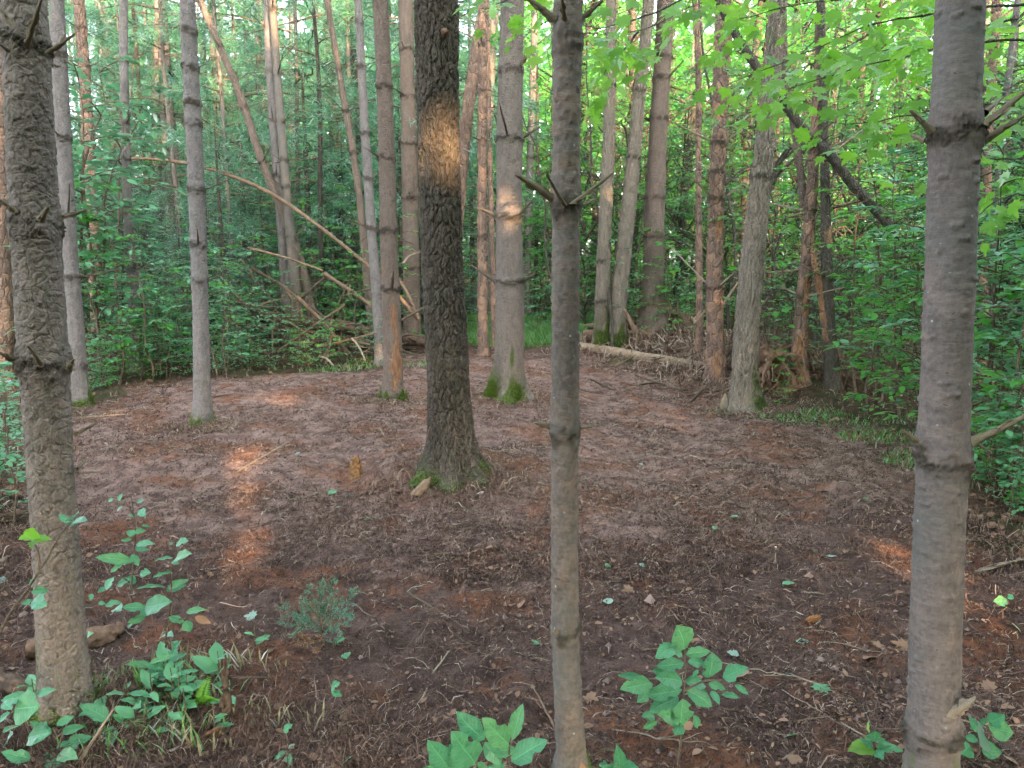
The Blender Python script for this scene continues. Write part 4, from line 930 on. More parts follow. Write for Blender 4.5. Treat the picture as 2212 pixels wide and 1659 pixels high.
def blocks(kind, px, d, sc):
    for T in TREES.values():
        if T['Y'] > d - 0.3:
            i = int(np.argmin(np.abs(T['P'][:, 2] - 1.6))); tx = CX + FPX * T['P'][i][0] / T['Y']
            if abs(tx - px) < CR[kind] * sc / d * FPX + 12: return True
    return False
def scatter(kind, n, px0, px1, d0, d1, sc=(0.85, 1.15), thick=(0.7, 1.3), dark=0.3, avoid=None):
    for i in range(n):
        for _ in range(30):
            px = px0 + (px1 - px0) * (i + rb.uniform(0, 1)) / n; d = rb.uniform(d0, d1); s_ = rb.uniform(*sc)
            if (avoid is None or not any(a < px < b for a, b in avoid)) and not blocks(kind, px, d, s_): break
        else: continue
        far_tree(kind, px, d, s_, rb.uniform(*thick), int(rb.uniform() < dark))
GAP = [(185, 262), (700, 720)]
# left and middle: pines
scatter('pine', 26, -350, 1150, 24, 48, (0.9, 1.25), avoid=GAP)
scatter('bare', 34, -150, 1250, 17, 38, (0.95, 1.2), (0.4, 1.0), 0.25)
scatter('pine', 16, -150, 1100, 17, 25, (0.9, 1.2), avoid=GAP)
scatter('lowpine', 40, -120, 1060, 13.5, 26, (0.9, 1.7), avoid=[(195, 250)])
scatter('spruce', 30, -150, 1050, 14.5, 20, (0.8, 1.5))
scatter('spruce', 9, 300, 560, 12.2, 14, (0.5, 0.9))
# right: leafy wood with some pines
scatter('leaf', 30, 1080, 2700, 15, 32, (0.8, 1.2))
scatter('bush', 36, 1040, 2600, 13, 24, (0.7, 1.15))
scatter('bush', 12, 1990, 2600, 8.5, 12, (0.5, 0.85))
scatter('pine', 10, 1250, 2500, 22, 40)
scatter('bare', 16, 1180, 2450, 16, 34, (0.9, 1.1), (0.4, 0.9), 0.7)
scatter('stem', 70, 1180, 2500, 11.5, 24, (0.7, 1.2))
scatter('bush', 16, -200, 1050, 16, 30, (0.7, 1.1))

# far wood that reads as one mass
def far_mass(name, label, a0, a1, n, top0, mat, seed, gap=None):
    rr = np.random.default_rng(seed)
    az = rr.uniform(a0, a1, n); d = rr.uniform(40, 75, n); x = np.sin(az) * d; y = np.cos(az) * d
    top = top0 + 2.5 * np.sin(az * 23) + 1.5 * np.sin(az * 57 + 1)
    if gap: top = np.where((az > gap[0]) & (az < gap[1]), 6.0, top)
    z = rr.uniform(0, 1, n) ** 0.8 * top + 1.0
    nr = unit(rr.normal(0, 1, (n, 3)) + [0, -0.8, 0.5])
    V, F, tn = leaves(np.stack([x, y, z], 1), rr.normal(0, 1, (n, 3)), nr, rr.uniform(0.45, 1.0, n), L_DIA, 1.4, rr)
    o = mk(name, V, F, M[mat], attrs={'tint': tn}); tag(o, label, 'woods', kind='stuff')
far_mass('far_woods', 'far off blue-green pine wood that closes the view at the left', -1.0, 0.0, 32000, 15.0, 'needle_pine', 12, (-0.53, -0.475))
far_mass('far_woods', 'far off leafy wood that closes the view at the right', 0.0, 1.0, 26000, 16.0, 'leaf_wood', 13)

# ------------------------------------------------------------------ saplings and shrubs at the edge of the clearing
def put_sap(px, py, k, sc, bright, label, group, up=0.0):
    g = grd(px, py); a = SAPM[k % 6]
    t = thing('maple_sapling', ('light green ' if bright else 'mint green ') + label + ', ' + where(g), 'sapling', g, group, random.uniform(0, 6.28))
    ob('stem', a[2], t, None, None, (sc, sc, sc)); ob('foliage', a[1 if bright else 0], t, None, None, (sc, sc, sc)); return t
LEFTS = 'sapling in the left undergrowth'
for i in range(46):
    px = random.uniform(150, 850); py = random.uniform(745, 815) - (12 if px > 500 else -15)
    if 560 < px < 810: py = random.uniform(715, 745)
    put_sap(px, py, random.randrange(6), random.uniform(0.5, 1.1), random.random() < 0.25, LEFTS, 'saplings along the left edge')
for px, py, k, sc in [(215, 805, 5, 1.5), (255, 800, 5, 1.3), (190, 820, 4, 1.4), (235, 780, 5, 1.7), (330, 795, 4, 1.0), (360, 800, 3, .8), (520, 790, 4, .8), (600, 735, 5, 0.9), (740, 735, 5, 1.2), (560, 745, 4, 0.9), (790, 738, 5, 1.1), (640, 722, 5, 1.2), (480, 770, 3, 0.9), (700, 725, 5, 1.3)]:
    put_sap(px, py, k, sc, px > 550, LEFTS, 'saplings along the left edge')
for px, py, k, sc, br in [(185, 835, 5, 1.25, 0), (225, 832, 4, 1.1, 0), (260, 826, 5, 1.05, 1), (205, 822, 5, 1.45, 1), (330, 822, 3, 1.0, 0), (360, 815, 2, .9, 1), (240, 812, 5, 1.6, 0), (380, 808, 4, .8, 0), (170, 812, 5, 1.7, 0), (490, 800, 3, .9, 1), (540, 792, 4, .9, 0), (770, 772, 4, .8, 1), (600, 792, 1, .6, 0), (650, 790, 2, .55, 1), (700, 788, 1, .55, 0), (740, 786, 2, .6, 1), (790, 782, 1, .6, 0), (560, 796, 2, .6, 0), (680, 765, 4, .8, 1), (620, 768, 4, .75, 0)]:
    put_sap(px, py, k, sc, br, LEFTS, 'saplings along the left edge')
for i in range(46):
    px = random.choice([random.uniform(170, 560), random.uniform(170, 560), random.uniform(560, 850)]); py = np.interp(px, [170, 300, 480, 850], [862, 826, 812, 795]) - random.uniform(0, 22)
    put_sap(px, py, random.randrange(3), random.uniform(0.28, 0.55), random.random() < .3, LEFTS, 'saplings along the left edge')
for i in range(16):
    put_sap(random.uniform(-60, 60), random.uniform(900, 1150), random.randrange(3), random.uniform(0.3, 0.6), False, 'sapling at the picture edge', 'saplings at the far left edge')
RIGHTS = 'sapling in the right thicket'
for i in range(30):
    px = random.uniform(1700, 2320); lo = np.interp(px, [1700, 1960, 2120, 2320], [800, 935, 1080, 1180]); py = lo - random.uniform(5, 170)
    put_sap(px, py, random.randrange(6), random.uniform(0.7, 1.3), random.random() < 0.5, RIGHTS, 'saplings right of the clearing')
for px, py, k, sc, br in [(1700, 815, 4, 1.0, 1), (1850, 850, 5, 1.1, 1), (1900, 880, 4, .9, 1), (1945, 905, 5, 1.0, 0), (1980, 930, 4, .9, 1), (2150, 1000, 5, 1.0, 1), (2190, 1040, 4, .9, 1), (2170, 940, 5, 1.2, 1), (1660, 790, 5, 1.2, 1), (1920, 840, 5, 1.3, 1)]:
    put_sap(px, py, k, sc, br, RIGHTS, 'saplings right of the clearing')
for i in range(22):
    px = random.uniform(2100, 2330); py = np.interp(px, [2100, 2320], [1060, 1180]) + random.uniform(-60, 20)
    put_sap(px, py, random.randrange(3), random.uniform(0.3, 0.55), random.random() < 0.5, RIGHTS, 'saplings right of the clearing')
for px, py, k, sc in [(1890, 860, 3, 0.95), (1875, 905, 2, 0.9), (1960, 900, 3, 1.0), (1120, 715, 3, 0.7), (1440, 715, 2, 1.0), (1690, 860, 1, 0.45), (1690, 880, 0, 0.3)]:
    put_sap(px, py, k, sc, True, 'lone small sapling by the bare soil', 'lone saplings at the soil edge')
for i in range(26):
    px = random.uniform(1150, 1700); put_sap(px, random.uniform(690, 735), random.randrange(5), random.uniform(0.5, 1.0), random.random() < 0.4, 'sapling behind the soil mound', 'saplings behind the mound')

# ------------------------------------------------------------------ grass
def grass(name, label, spots, mat, hgt, dens, seed):
    rr = np.random.default_rng(seed); b = MB()
    for px, py, rx, ry in spots:
        g = grd(px, py); n = int(dens * rx * ry * PI)
        a = rr.uniform(0, 2 * PI, n); q = np.sqrt(rr.uniform(0, 1, n)); x = g[0] + np.cos(a) * q * rx; y = g[1] + np.sin(a) * q * ry
        p = np.stack([x, y, gz(x, y)], 1); h = hgt * rr.uniform(0.5, 1.2, n) * (1.1 - 0.5 * q); az = rr.uniform(0, 2 * PI, n); ln = rr.uniform(0.15, 0.8, n)
        d = np.stack([np.cos(az) * ln, np.sin(az) * ln, np.ones(n)], 1); s = np.stack([-np.sin(az), np.cos(az), 0 * az], 1) * (0.0035 + 0.0012 * y[:, None] * 0.2)
        m1 = p + d * h[:, None] * 0.55; m2 = p + d * h[:, None] * [1.25, 1.25, 0.9]
        V = np.stack([p - s, p + s, m1 + s * .8, m1 - s * .8, m2], 1).reshape(-1, 3); k = np.arange(n)[:, None] * 5; t = np.repeat(rr.uniform(0, 1, n), 5)
        b.add(V, k + [[0, 1, 2, 3]][0], tint=t); b.F3.append(k + np.array([3, 2, 4]) + b.n - len(V))
    o = b.build(name, M[mat]); tag(o, label, 'grass', kind='stuff')
grass('grass', 'bright green grass in the gap between the mossy pine and the pair of stems', [(1170, 725, 1.7, 1.7), (1240, 722, 1.0, 1.2), (1060, 735, .8, .9), (1130, 705, 2.2, 2.5), (1220, 700, 2.2, 2.5)], 'grass', 0.22, 1500, 1)
grass('grass', 'thin green grass along the right edge of the bare soil', [(1840, 910, .7, .35), (1930, 945, .5, .35), (1760, 895, .5, .2), (1590, 892, .35, .15), (1660, 905, .25, .12), (2020, 1000, .4, .4), (1960, 1000, .2, .25)], 'grass', 0.07, 800, 2)
grass('grass', 'thin grass at the edge of the left undergrowth', [(765, 796, .55, .3), (690, 803, .3, .15), (915, 790, .3, .2), (795, 778, .4, .4), (600, 798, .15, .1), (340, 812, .15, .1)], 'grass', 0.10, 420, 3)
grass('dry_grass', 'dry and green grass blades round the foot of the near left pine', [(330, 1480, .25, .12), (250, 1560, .2, .12), (420, 1430, .2, .1), (520, 1440, .18, .08), (150, 1560, .2, .1), (350, 1600, .25, .1), (640, 1560, .15, .06), (470, 1540, .2, .08)], 'grass_dry', 0.08, 800, 4)
grass('grass', 'green grass blades round the foot of the near left pine', [(300, 1500, .25, .12), (400, 1490, .2, .1), (330, 1590, .25, .1), (230, 1620, .2, .08)], 'grass', 0.10, 700, 5)

# ================================================================== fallen wood
def log(name, label, kps, mat, Yoff=0.0, n=20, cut=None, group=None, cat='log', lift=0.5, relief=None, extra=()):
    """kps (px, py, width) along the log, each point standing on the ground at that place"""
    pts, rad = [], []
    for kp in kps:
        px, py, w = kp[:3]; g = grd(px, py + w / 2); r = w / 2 * m_per_px(g)
        pts.append(g + [0, Yoff, r * (lift + (kp[3] if len(kp) > 3 else 0))]); rad.append(r)
    P = smooth_path(pts, 50); R = np.interp(np.linspace(0, 1, 50), np.linspace(0, 1, len(rad)), rad); loc = P[0].copy()
    V, F, A = trunk_mesh(P - loc, R, n, relief, random.randrange(90)); t = thing(name, label, cat, loc, group)
    mk('log_body', V, F, M[mat], t, attrs=A)
    for e, sgn in ((0, -1), (-1, 1)):
        ring = V[:n] if e == 0 else V[-n:]; cc = ring.mean(0); d = unit((P[1] - P[0]) if e == 0 else (P[-1] - P[-2])) * sgn
        VV = np.concatenate([[cc + d * 0.004], ring + d * 0.002]); mk('cut_end', VV, np.array([[0, 1 + i, 1 + (i + 1) % n] for i in range(n)]), M[cut or 'cutwood'], t, False)
    return t
log('fallen_log', 'pale fallen log lying along the far edge of the bare soil', [(1252, 744, 20), (1330, 756, 25), (1400, 769, 24), (1460, 778, 21), (1530, 788, 16)], 'logwood', relief='ridge')
log('cut_log', 'short cut log with an orange end beside the pair of stems', [(1266, 724, 24), (1325, 722, 24)], 'rootwood', n=20, lift=0.9)
log('cut_log', 'thin cut log lying on top behind the pair of stems', [(1262, 712, 12), (1330, 706, 12)], 'logwood', lift=2.0)
log('cut_log', 'pale barkless log between the pair of stems and the mound', [(1345, 716, 15), (1400, 722, 14)], 'twig_pale', lift=1.0)
log('fallen_log', 'dark log behind the wounded and the dark trunk', [(860, 752, 16), (950, 742, 15), (1020, 735, 14)], 'log_dark', lift=0.8)
log('fallen_log', 'dark rotting log in the thicket at the right', [(1800, 770, 16), (1900, 775, 15), (2000, 768, 14)], 'log_dark', lift=0.8)
log('fallen_log', 'second dark log deeper in the right thicket', [(1830, 742, 10), (1960, 735, 10), (2080, 745, 9)], 'log_dark', lift=2.0)
log('fallen_log', 'rotten log end behind the foot of the near left pine', [(60, 1395, 40), (160, 1375, 44), (240, 1356, 40), (258, 1352, 22)], 'rootwood', lift=0.4, cut='log_dark', relief='furrow')
log('fallen_log', 'dark broken log piece left of the near left pine foot', [(-40, 1440, 34), (60, 1478, 34), (85, 1490, 16)], 'log_dark', lift=0.4, cut='log_dark', relief='furrow')
log('fallen_log', 'dark log in the far shade behind the grassy gap', [(1130, 640, 10, 3), (1200, 645, 10, 3), (1260, 650, 10, 3)], 'log_dark')

def pole(name, label, kps, mat, Y, n=10, cat='branch', group=None, twigs=0, dY=0.0):
    m = len(kps); pts = [atY(x, y, Y + dY * i / (m - 1)) for i, (x, y, w) in enumerate(kps)]; rad = [w / 2 * m_per_px(p) for p, (x, y, w) in zip(pts, kps)]
    P = smooth_path(pts, 40); R = np.interp(np.linspace(0, 1, 40), np.linspace(0, 1, m), rad); loc = P[0].copy(); r = np.random.default_rng(int(kps[0][0] * 7 + kps[0][1]))
    P = P + np.cumsum(r.normal(0, 0.10, (40, 3)), 0) * R.mean() * [1, 1, 1] * 0.4
    P -= P[0] - loc
    V, F, A = trunk_mesh_any(P - loc, R, n); t = thing(name, label, cat, loc, group); mk('wood', V, F, M[mat], t)
    for i in range(twigs):
        k = r.integers(4, 38); d = unit(r.normal(0, 1, 3)); d[2] = abs(d[2]) * 0.6; twig('twig', t, P[k], P[k] + d * r.uniform(0.1, 0.4), max(0.006, R[k] * 0.5), 'twig' if mat.startswith('bark') else mat, rel=loc)
    return t
def trunk_mesh_any(P, R, n):
    V, F = tube(P, R, n); V = V + 0.12 * R.mean() * np.stack([vnoise(V * 25 + i * 9, i) for i in range(3)], 1)
    k = len(V); c0, c1 = V[:n].mean(0), V[-n:].mean(0); V = np.vstack([V, c0, c1])
    caps = np.array([[k, (i + 1) % n, i, i] for i in range(n)] + [[k + 1, k - n + i, k - n + (i + 1) % n, k - n + (i + 1) % n] for i in range(n)])
    return V, [F, caps[:, :3]], {}
Yb = float(grd(700, 772)[1])
pole('bent_pole', 'long bent dead pole arching from the left trunks down to the brush', [(203, 346, 5), (280, 342, 6), (345, 345, 7), (420, 356, 8), (500, 380, 8.5), (580, 415, 9), (680, 482, 8), (760, 545, 8), (830, 605, 8.5), (905, 690, 9)], 'deadwood', Yb + 0.6, twigs=8)
pole('fallen_log', 'dark thick fallen log under the brush at the left', [(560, 685, 22), (600, 690, 26), (660, 700, 27), (740, 712, 28), (810, 728, 26), (920, 745, 24)], 'log_dark', Yb + 0.5, n=18, cat='log', twigs=3)
pole('leaning_dead_trunk', 'dead barkless trunk slanting down to the right through the leafy wood', [(1520, -60, 16), (1590, 75, 17), (1622, 124, 18), (1690, 215, 19), (1746, 284, 20), (1785, 320, 21), (1850, 400, 21), (1917, 473, 20), (2000, 570, 18), (2080, 680, 16)], 'bark_far_dark', 8.6, n=18, cat='tree', twigs=14)
STK = [((700, 855), (815, 800), 0), ]
bs = [ # brush at the left, ends in the measuring frame: x0 y0 x1 y1 width offset
 (485, 608, 530, 660, 9, 'deadwood', 0.0), (535, 535, 700, 585, 6, 'deadwood', .4), (700, 590, 840, 690, 9, 'deadwood', .2), (545, 580, 650, 640, 6, 'log_dark', .3), (610, 615, 660, 700, 8, 'deadwood', .1),
 (640, 640, 760, 770, 9, 'deadwood', -.6), (600, 760, 745, 660, 7, 'deadwood', -.8), (660, 715, 800, 745, 8, 'deadwood', -.7), (650, 740, 760, 725, 6, 'log_dark', -.9), (690, 750, 810, 720, 6, 'deadwood', -.9),
 (700, 800, 715, 690, 5, 'deadwood', -1.2), (560, 680, 700, 745, 6, 'log_dark', -.5), (620, 690, 780, 700, 5, 'deadwood', .3), (860, 600, 905, 690, 8, 'deadwood', .8), (870, 570, 910, 545, 5, 'twig_pale', .6), (740, 640, 820, 620, 5, 'twig', .5),
 (600, 610, 720, 700, 5, 'twig', .0), (520, 560, 640, 700, 5, 'twig', .3), (690, 770, 720, 790, 5, 'twig_pale', -1.3), (760, 730, 790, 780, 5, 'twig_pale', -1.1), (850, 700, 920, 660, 6, 'twig', .3), (500, 700, 640, 720, 6, 'twig', -.4), (640, 650, 700, 600, 6, 'twig', -.2)]
for i, (x0, y0, x1, y1, w, mt, dy) in enumerate(bs):
    pole('dead_branch', 'dead branch in the brush heap at the left edge of the clearing', [(x0, y0, w), ((x0 + x1) / 2 + random.uniform(-6, 6), (y0 + y1) / 2 + random.uniform(-6, 6), w * .9), (x1, y1, w * .75)], mt, Yb + dy, 7, group='branches of the left brush heap', twigs=2, dY=random.uniform(-.4, .4))
for i in range(26):
    x0, y0 = random.uniform(480, 860), random.uniform(650, 775); L = random.uniform(50, 170); a = random.choice([random.gauss(.35, .3), random.gauss(-.5, .4), random.gauss(1.2, .4)])
    w = random.uniform(3, 7)
    pole('dead_branch', 'dead branch in the brush heap at the left edge of the clearing', [(x0, y0, w), (x0 + math.cos(a) * L * .5 + random.uniform(-6, 6), y0 + math.sin(a) * L * .5 + random.uniform(-6, 6), w * .8), (x0 + math.cos(a) * L, min(785, y0 + math.sin(a) * L), w * .5)], random.choice(['twig', 'twig', 'log_dark', 'deadwood']), Yb + random.uniform(-.6, .9), 6, group='branches of the left brush heap', twigs=2, dY=random.uniform(-.4, .4))
for i in range(44):
    x0, y0 = random.uniform(1560, 2010), random.uniform(640, 820); L = random.uniform(50, 190); a = random.choice([random.gauss(.1, .35), random.gauss(-.8, .4), random.gauss(1.2, .4)])
    w = random.uniform(2.5, 6)
    pole('dead_branch', 'dead branch tangled in the thicket behind the upturned roots', [(x0, y0, w), (x0 + math.cos(a) * L * .5 + random.uniform(-9, 9), y0 + math.sin(a) * L * .5 + random.uniform(-9, 9), w * .8), (x0 + math.cos(a) * L, min(835, y0 + math.sin(a) * L), w * .5)], random.choice(['twig', 'twig', 'log_dark', 'stub']), 9.4 + random.uniform(-.3, 1.6), 6, group='branches tangled in the right thicket', twigs=2, dY=random.uniform(-.5, .5))
Ym = TREES['pair_right']['Y'] - 0.4
pole('dead_branch', 'reddish branch stub propped upright beside the pair of stems', [(1374, 718, 10), (1362, 695, 9), (1350, 668, 7)], 'deadwood', Ym)
pole('dead_branch', 'short dark stick standing up out of the far fallen log', [(1437, 772, 9), (1439, 752, 9), (1441, 738, 7)], 'log_dark', grd(1437, 775)[1])
rs = [(1500, 700, 1560, 640, 5, 'twig_pale'), (1560, 660, 1600, 600, 5, 'twig_pale'), (1660, 590, 1790, 560, 5, 'twig_pale'), (1655, 620, 1720, 580, 4, 'twig'), (1750, 620, 1830, 560, 6, 'twig_pale'), (1750, 560, 1800, 545, 5, 'twig_pale'), (1770, 830, 1745, 760, 8, 'deadwood'),
      (1820, 560, 1700, 300, 5, 'twig'), (1790, 330, 1900, 600, 6, 'twig'), (1840, 420, 1990, 380, 5, 'twig'), (1780, 350, 1880, 270, 6, 'stub'), (1800, 450, 1890, 420, 4, 'twig'), (1600, 690, 1660, 640, 5, 'twig'), (1590, 720, 1650, 700, 4, 'twig_pale'), (1560, 745, 1640, 735, 4, 'twig'),
      (1790, 700, 1900, 640, 5, 'twig'), (1830, 780, 1960, 720, 5, 'twig'), (1850, 720, 1800, 620, 4, 'twig'), (1900, 800, 1880, 690, 5, 'twig'), (1950, 760, 2010, 640, 6, 'twig'), (1810, 640, 1860, 560, 5, 'twig'), (2140, 600, 2212, 670, 5, 'twig'), (2120, 780, 2230, 760, 6, 'twig')]
for x0, y0, x1, y1, w, mt in rs:
    pole('dead_branch', 'dead branch tangled in the thicket behind the upturned roots', [(x0, y0, w), ((x0 + x1) / 2 + random.uniform(-8, 8), (y0 + y1) / 2 + random.uniform(-8, 8), w * .85), (x1, y1, w * .6)], mt, 9.3 + random.uniform(-.5, 2.5), 6, group='branches tangled in the right thicket', twigs=3, dY=random.uniform(-.6, .6))
# brush on the mound
g0 = grd(1440, 752)
g1 = grd(1620, 800)
for i in range(110):
    gg = g0 if i < 65 else g1
    a = random.uniform(0, 6.28); x = gg[0] + random.gauss(0, .8); y = gg[1] + random.gauss(0, .4); z = float(gz(x, y)); L = random.uniform(.2, .75)
    t = thing('stick', 'short stick lying on the brown brush heap behind the log', 'stick', (x, y, z + .02), 'sticks on the soil mound')
    twig('wood', t, (x, y, z + .015), (x + math.cos(a) * L, y + math.sin(a) * L, float(gz(x + math.cos(a) * L, y + math.sin(a) * L)) + random.uniform(.01, .2)), random.uniform(.010, .03), random.choice(['twig', 'twig_pale', 'deadwood', 'log_dark']), rel=(x, y, z + .02))

# ------------------------------------------------------------------ upturned roots
def root_stump():
    g = grd(1672, 842); t = thing('upturned_stump', 'upturned stump with splayed brown roots between the ridged and the dead trunk', 'stump', g)
    r = np.random.default_rng(5); P = smooth_path([(0.05, 0.15, -0.1), (0.03, 0.12, 0.2), (-0.02, 0.05, 0.40), (-0.05, 0.0, 0.52)], 30); V, F, A = trunk_mesh(P, np.interp(np.linspace(0, 1, 30), [0, .4, .7, .9, 1], [.38, .30, .22, .13, .01]), 44, 'furrow', 9)
    V = V + 0.09 * np.stack([fbm(V * 7 + i * 5, 3, i) for i in range(3)], 1); mk('root_core', V, F, M['rootwood'], t, attrs=A)
    for i in range(26):
        a = -PI / 2 + r.normal(0, 1.0); z0 = r.uniform(.08, .5); L = r.uniform(.2, .55); rad = .30 - .3 * z0; s = np.array([math.cos(a) * rad, math.sin(a) * rad + .08, z0])
        e = s + np.array([math.cos(a) * L * .7, math.sin(a) * L * .5, -z0 * r.uniform(.3, 1.0)]); m_ = (s + e) / 2 + r.normal(0, .05, 3) + np.array([0, -.03, .06])
        P = smooth_path([s, m_, e], 12) + np.cumsum(r.normal(0, .009, (12, 3)), 0); V, F = tube(P, np.linspace(r.uniform(.010, .034), .004, 12), 8); mk('root', V, F, M['deadwood' if i % 4 == 0 else ('log_dark' if i % 4 == 1 else 'rootwood')], t)
    for i in range(9):
        a = r.uniform(0, 6.28); s = np.array([-.03, .03, .44]); e = s + np.array([math.cos(a) * .3, math.sin(a) * .18, r.uniform(-.05, .15)]); P = crooked(s, e, 8, .14, r); V, F = tube(P, np.linspace(.016, .004, 8), 6); mk('root', V, F, M['rootwood'], t)
root_stump()
def stub_stump(px, py, hgt, wid, name, label, mat, lean=0.0):
    g = grd(px, py); t = thing(name, label, 'stump', g); P = smooth_path([(0, 0, -.05), (lean * .5, 0, hgt * .5), (lean, 0, hgt)], 22); R = np.interp(np.linspace(0, 1, 22), [0, .25, .7, .9, 1], [wid * .62, wid * .5, wid * .36, wid * .18, .003])
    V, F, A = trunk_mesh(P, R, 22, 'furrow', 14); V = V + np.stack([vnoise(V * 40 + i * 3, i) for i in range(3)], 1) * wid * .12; mk('wood', V, F, M[mat], t, attrs=A); return t
stub_stump(770, 1025, .15, .085, 'broken_stump', 'tiny splintered orange stump left of the dark trunk', 'orange_wood')
stub_stump(488, 1560, .25, .022, 'broken_stump', 'thin dark splintered stub standing in the foreground litter', 'log_dark', .01)
stub_stump(1535, 905, .07, .12, 'broken_stump', 'low rotten reddish stump near the ridged trunk', 'rootwood')
def chunk():
    g = grd(912, 1072); t = thing('wood_chunk', 'broken chunk of orange wood in front of the dark trunk', 'wood', g); P = smooth_path([(-.07, -.02, .01), (0, 0, .05), (.06, .03, .12)], 16); V, F, A = trunk_mesh_any(P, np.interp(np.linspace(0, 1, 16), [0, .3, .8, 1], [.012, .034, .03, .006]), 14)
    V = V + .012 * np.stack([vnoise(V * 30 + i * 3, i) for i in range(3)], 1); mk('wood', V, F, M['deadwood'], t)
chunk()
def slab():
    g = grd(2270 * 0 + 1560, 890); t = thing('bark_slab', 'pale sliver of split wood leaning at the foot of the ridged trunk', 'wood', g)
    V = np.array([(-.03, 0, 0), (.05, 0, 0), (.07, .02, .12), (.03, .03, .2), (-.01, .02, .12)]); V2 = V + [0, .02, 0]; VV = np.vstack([V, V2]); F = [np.array([(0, 1, 2, 4), (6, 5, 9, 7)]), np.array([(2, 3, 4), (8, 7, 9)]), np.array([(i, 5 + i, 5 + (i + 1) % 5, (i + 1) % 5) for i in range(5)])]
    mk('wood', VV, F, M['twig_pale'], t, False)
slab()
def cone():
    x, y = l4(375, 775); g = grd(x, y); t = thing('pine_cone', 'long brown pine cone lying on the soil near the right pine', 'pine cone', g, rz=.5); r = np.random.default_rng(3); b = MB()
    n = 90; s = np.linspace(0, 1, n); a = np.arange(n) * 2.4; R = .011 * np.sin(PI * (0.12 + .82 * s)); p = np.stack([s * .08 - .04, np.cos(a) * R, np.sin(a) * R + .012], 1); d = np.stack([0 * s + .5, np.cos(a), np.sin(a)], 1)
    V, F, tn = leaves(p, d, np.stack([0 * s - 1, np.cos(a), np.sin(a)], 1), .013, L_OVA, 1.2, r); mk('scales', V, F, M['needle_brown'], t, attrs={'tint': tn})
    V, F = tube(smooth_path([(-.04, 0, .012), (0, 0, .012), (.04, 0, .012)], 8), .006, 8); mk('core', V, F, M['rootwood'], t)
cone()

# ================================================================== what lies on the soil
def in_clear(n, rr, d0=1.5, d1=14.5):
    out = []
    while sum(map(len, out)) < n:
        m_ = n * 2; d = 1 / rr.uniform(1 / d1, 1 / d0, m_); x = rr.uniform(-.74, .74, m_) * d; p = np.stack([x, d], 1)
        sd = poly_sd(p, CLEAR) + .3 * vnoise(np.stack([x * 2, d * 2, 0 * x], 1), 4); out.append(p[(sd > -.12) & (rr.uniform(size=m_) < .35 + .65 * sstep(-.35, .45, fbm(np.stack([x * 1.6, d * 1.6, 0 * x], 1), 3, 17)))])
    return np.concatenate(out)[:n]
GN = lambda x, y: gz(x, y) + .022 * fbm(np.stack([x, y, 0 * x], 1) * 2.2, 2, 1) + .014 * fbm(np.stack([x, y, 0 * x], 1) * 7.0, 2, 3) * 1.5
def fibres(name, label, n, L, w, seed, tlo, thi, zoff=.004, d1=14.5, pts=None, lift=.02):
    rr = np.random.default_rng(seed); p = in_clear(n, rr, d1=d1) if pts is None else pts(n, rr); n = len(p)
    l = L * rr.lognormal(0, .45, n) * (.8 + .10 * p[:, 1]); a = rr.uniform(0, 2 * PI, n); cu = rr.normal(0, .3, n); V = []
    q = p.copy(); P = [q.copy()]; ang = a.copy()
    for k in range(3):
        q = q + np.stack([np.cos(ang), np.sin(ang)], 1) * (l / 3)[:, None]; ang = ang + cu / 3 + rr.normal(0, .18, n); P.append(q.copy())
    wd = w * rr.lognormal(0, .35, n) * (0.30 + .30 * p[:, 1]); hh = rr.uniform(0, lift, (n, 4)); hh[:, 0] *= .3; hh[:, 3] *= .6
    for k in range(4):
        t = P[min(3, k + 1)] - P[max(0, k - 1)]; s = np.stack([-t[:, 1], t[:, 0]], 1); s /= np.linalg.norm(s, axis=1)[:, None] + 1e-9; ww = wd * (1, 1, .8, .35)[k]
        z = GN(P[k][:, 0], P[k][:, 1]) + zoff + hh[:, k]
        for sg in (-1, 1): V.append(np.column_stack([P[k] + s * (sg * ww / 2)[:, None], z + sg * ww * .2]))
    V = np.stack(V, 1).reshape(-1, 3); b0 = np.arange(n)[:, None] * 8
    F = np.concatenate([b0 + np.array([0, 1, 3, 2]), b0 + np.array([2, 3, 5, 4]), b0 + np.array([4, 5, 7, 6])])
    o = mk(name, V, F, M['fibre'], attrs={'tint': np.repeat(np.clip(rr.normal((tlo + thi) / 2, (thi - tlo) / 2, n) + .22 * sstep(3, 6, p[:, 1]), 0, 1), 8)}); tag(o, label, 'litter', kind='stuff')
fibres('needle_litter', 'dark needles and root fibres matted over the cleared soil', 95000, .032, .0015, 41, .0, .72, lift=.012)
fibres('root_fibres', 'pale torn root fibres strewn over the cleared soil', 3000, .07, .0014, 42, .55, .88, .006, lift=.02)
fibres('dark_litter', 'short dark needles and crumbs raked over the dry middle of the clearing', 42000, .026, .0019, 46, .0, .25, .006, pts=lambda n, rr: in_clear(n, rr, 3.6, 13.0), lift=.018)
fibres('pale_litter', 'short straw coloured needles over the dry middle of the clearing', 15000, .032, .0014, 47, .6, .85, .008, pts=lambda n, rr: in_clear(n, rr, 3.6, 13.0), lift=.02)
def wide_pts(n, rr):
    d = 1 / rr.uniform(1 / 14.0, 1 / 1.9, n * 2); x = rr.uniform(-.8, .8, n * 2) * d; p = np.stack([x, d], 1); sd = poly_sd(p, CLEAR); return p[(sd < .1)][:n]
fibres('edge_litter', 'brown needles and straw matted along the edges of the clearing', 22000, .06, .0022, 43, .25, .75, .006, pts=wide_pts, lift=.07)
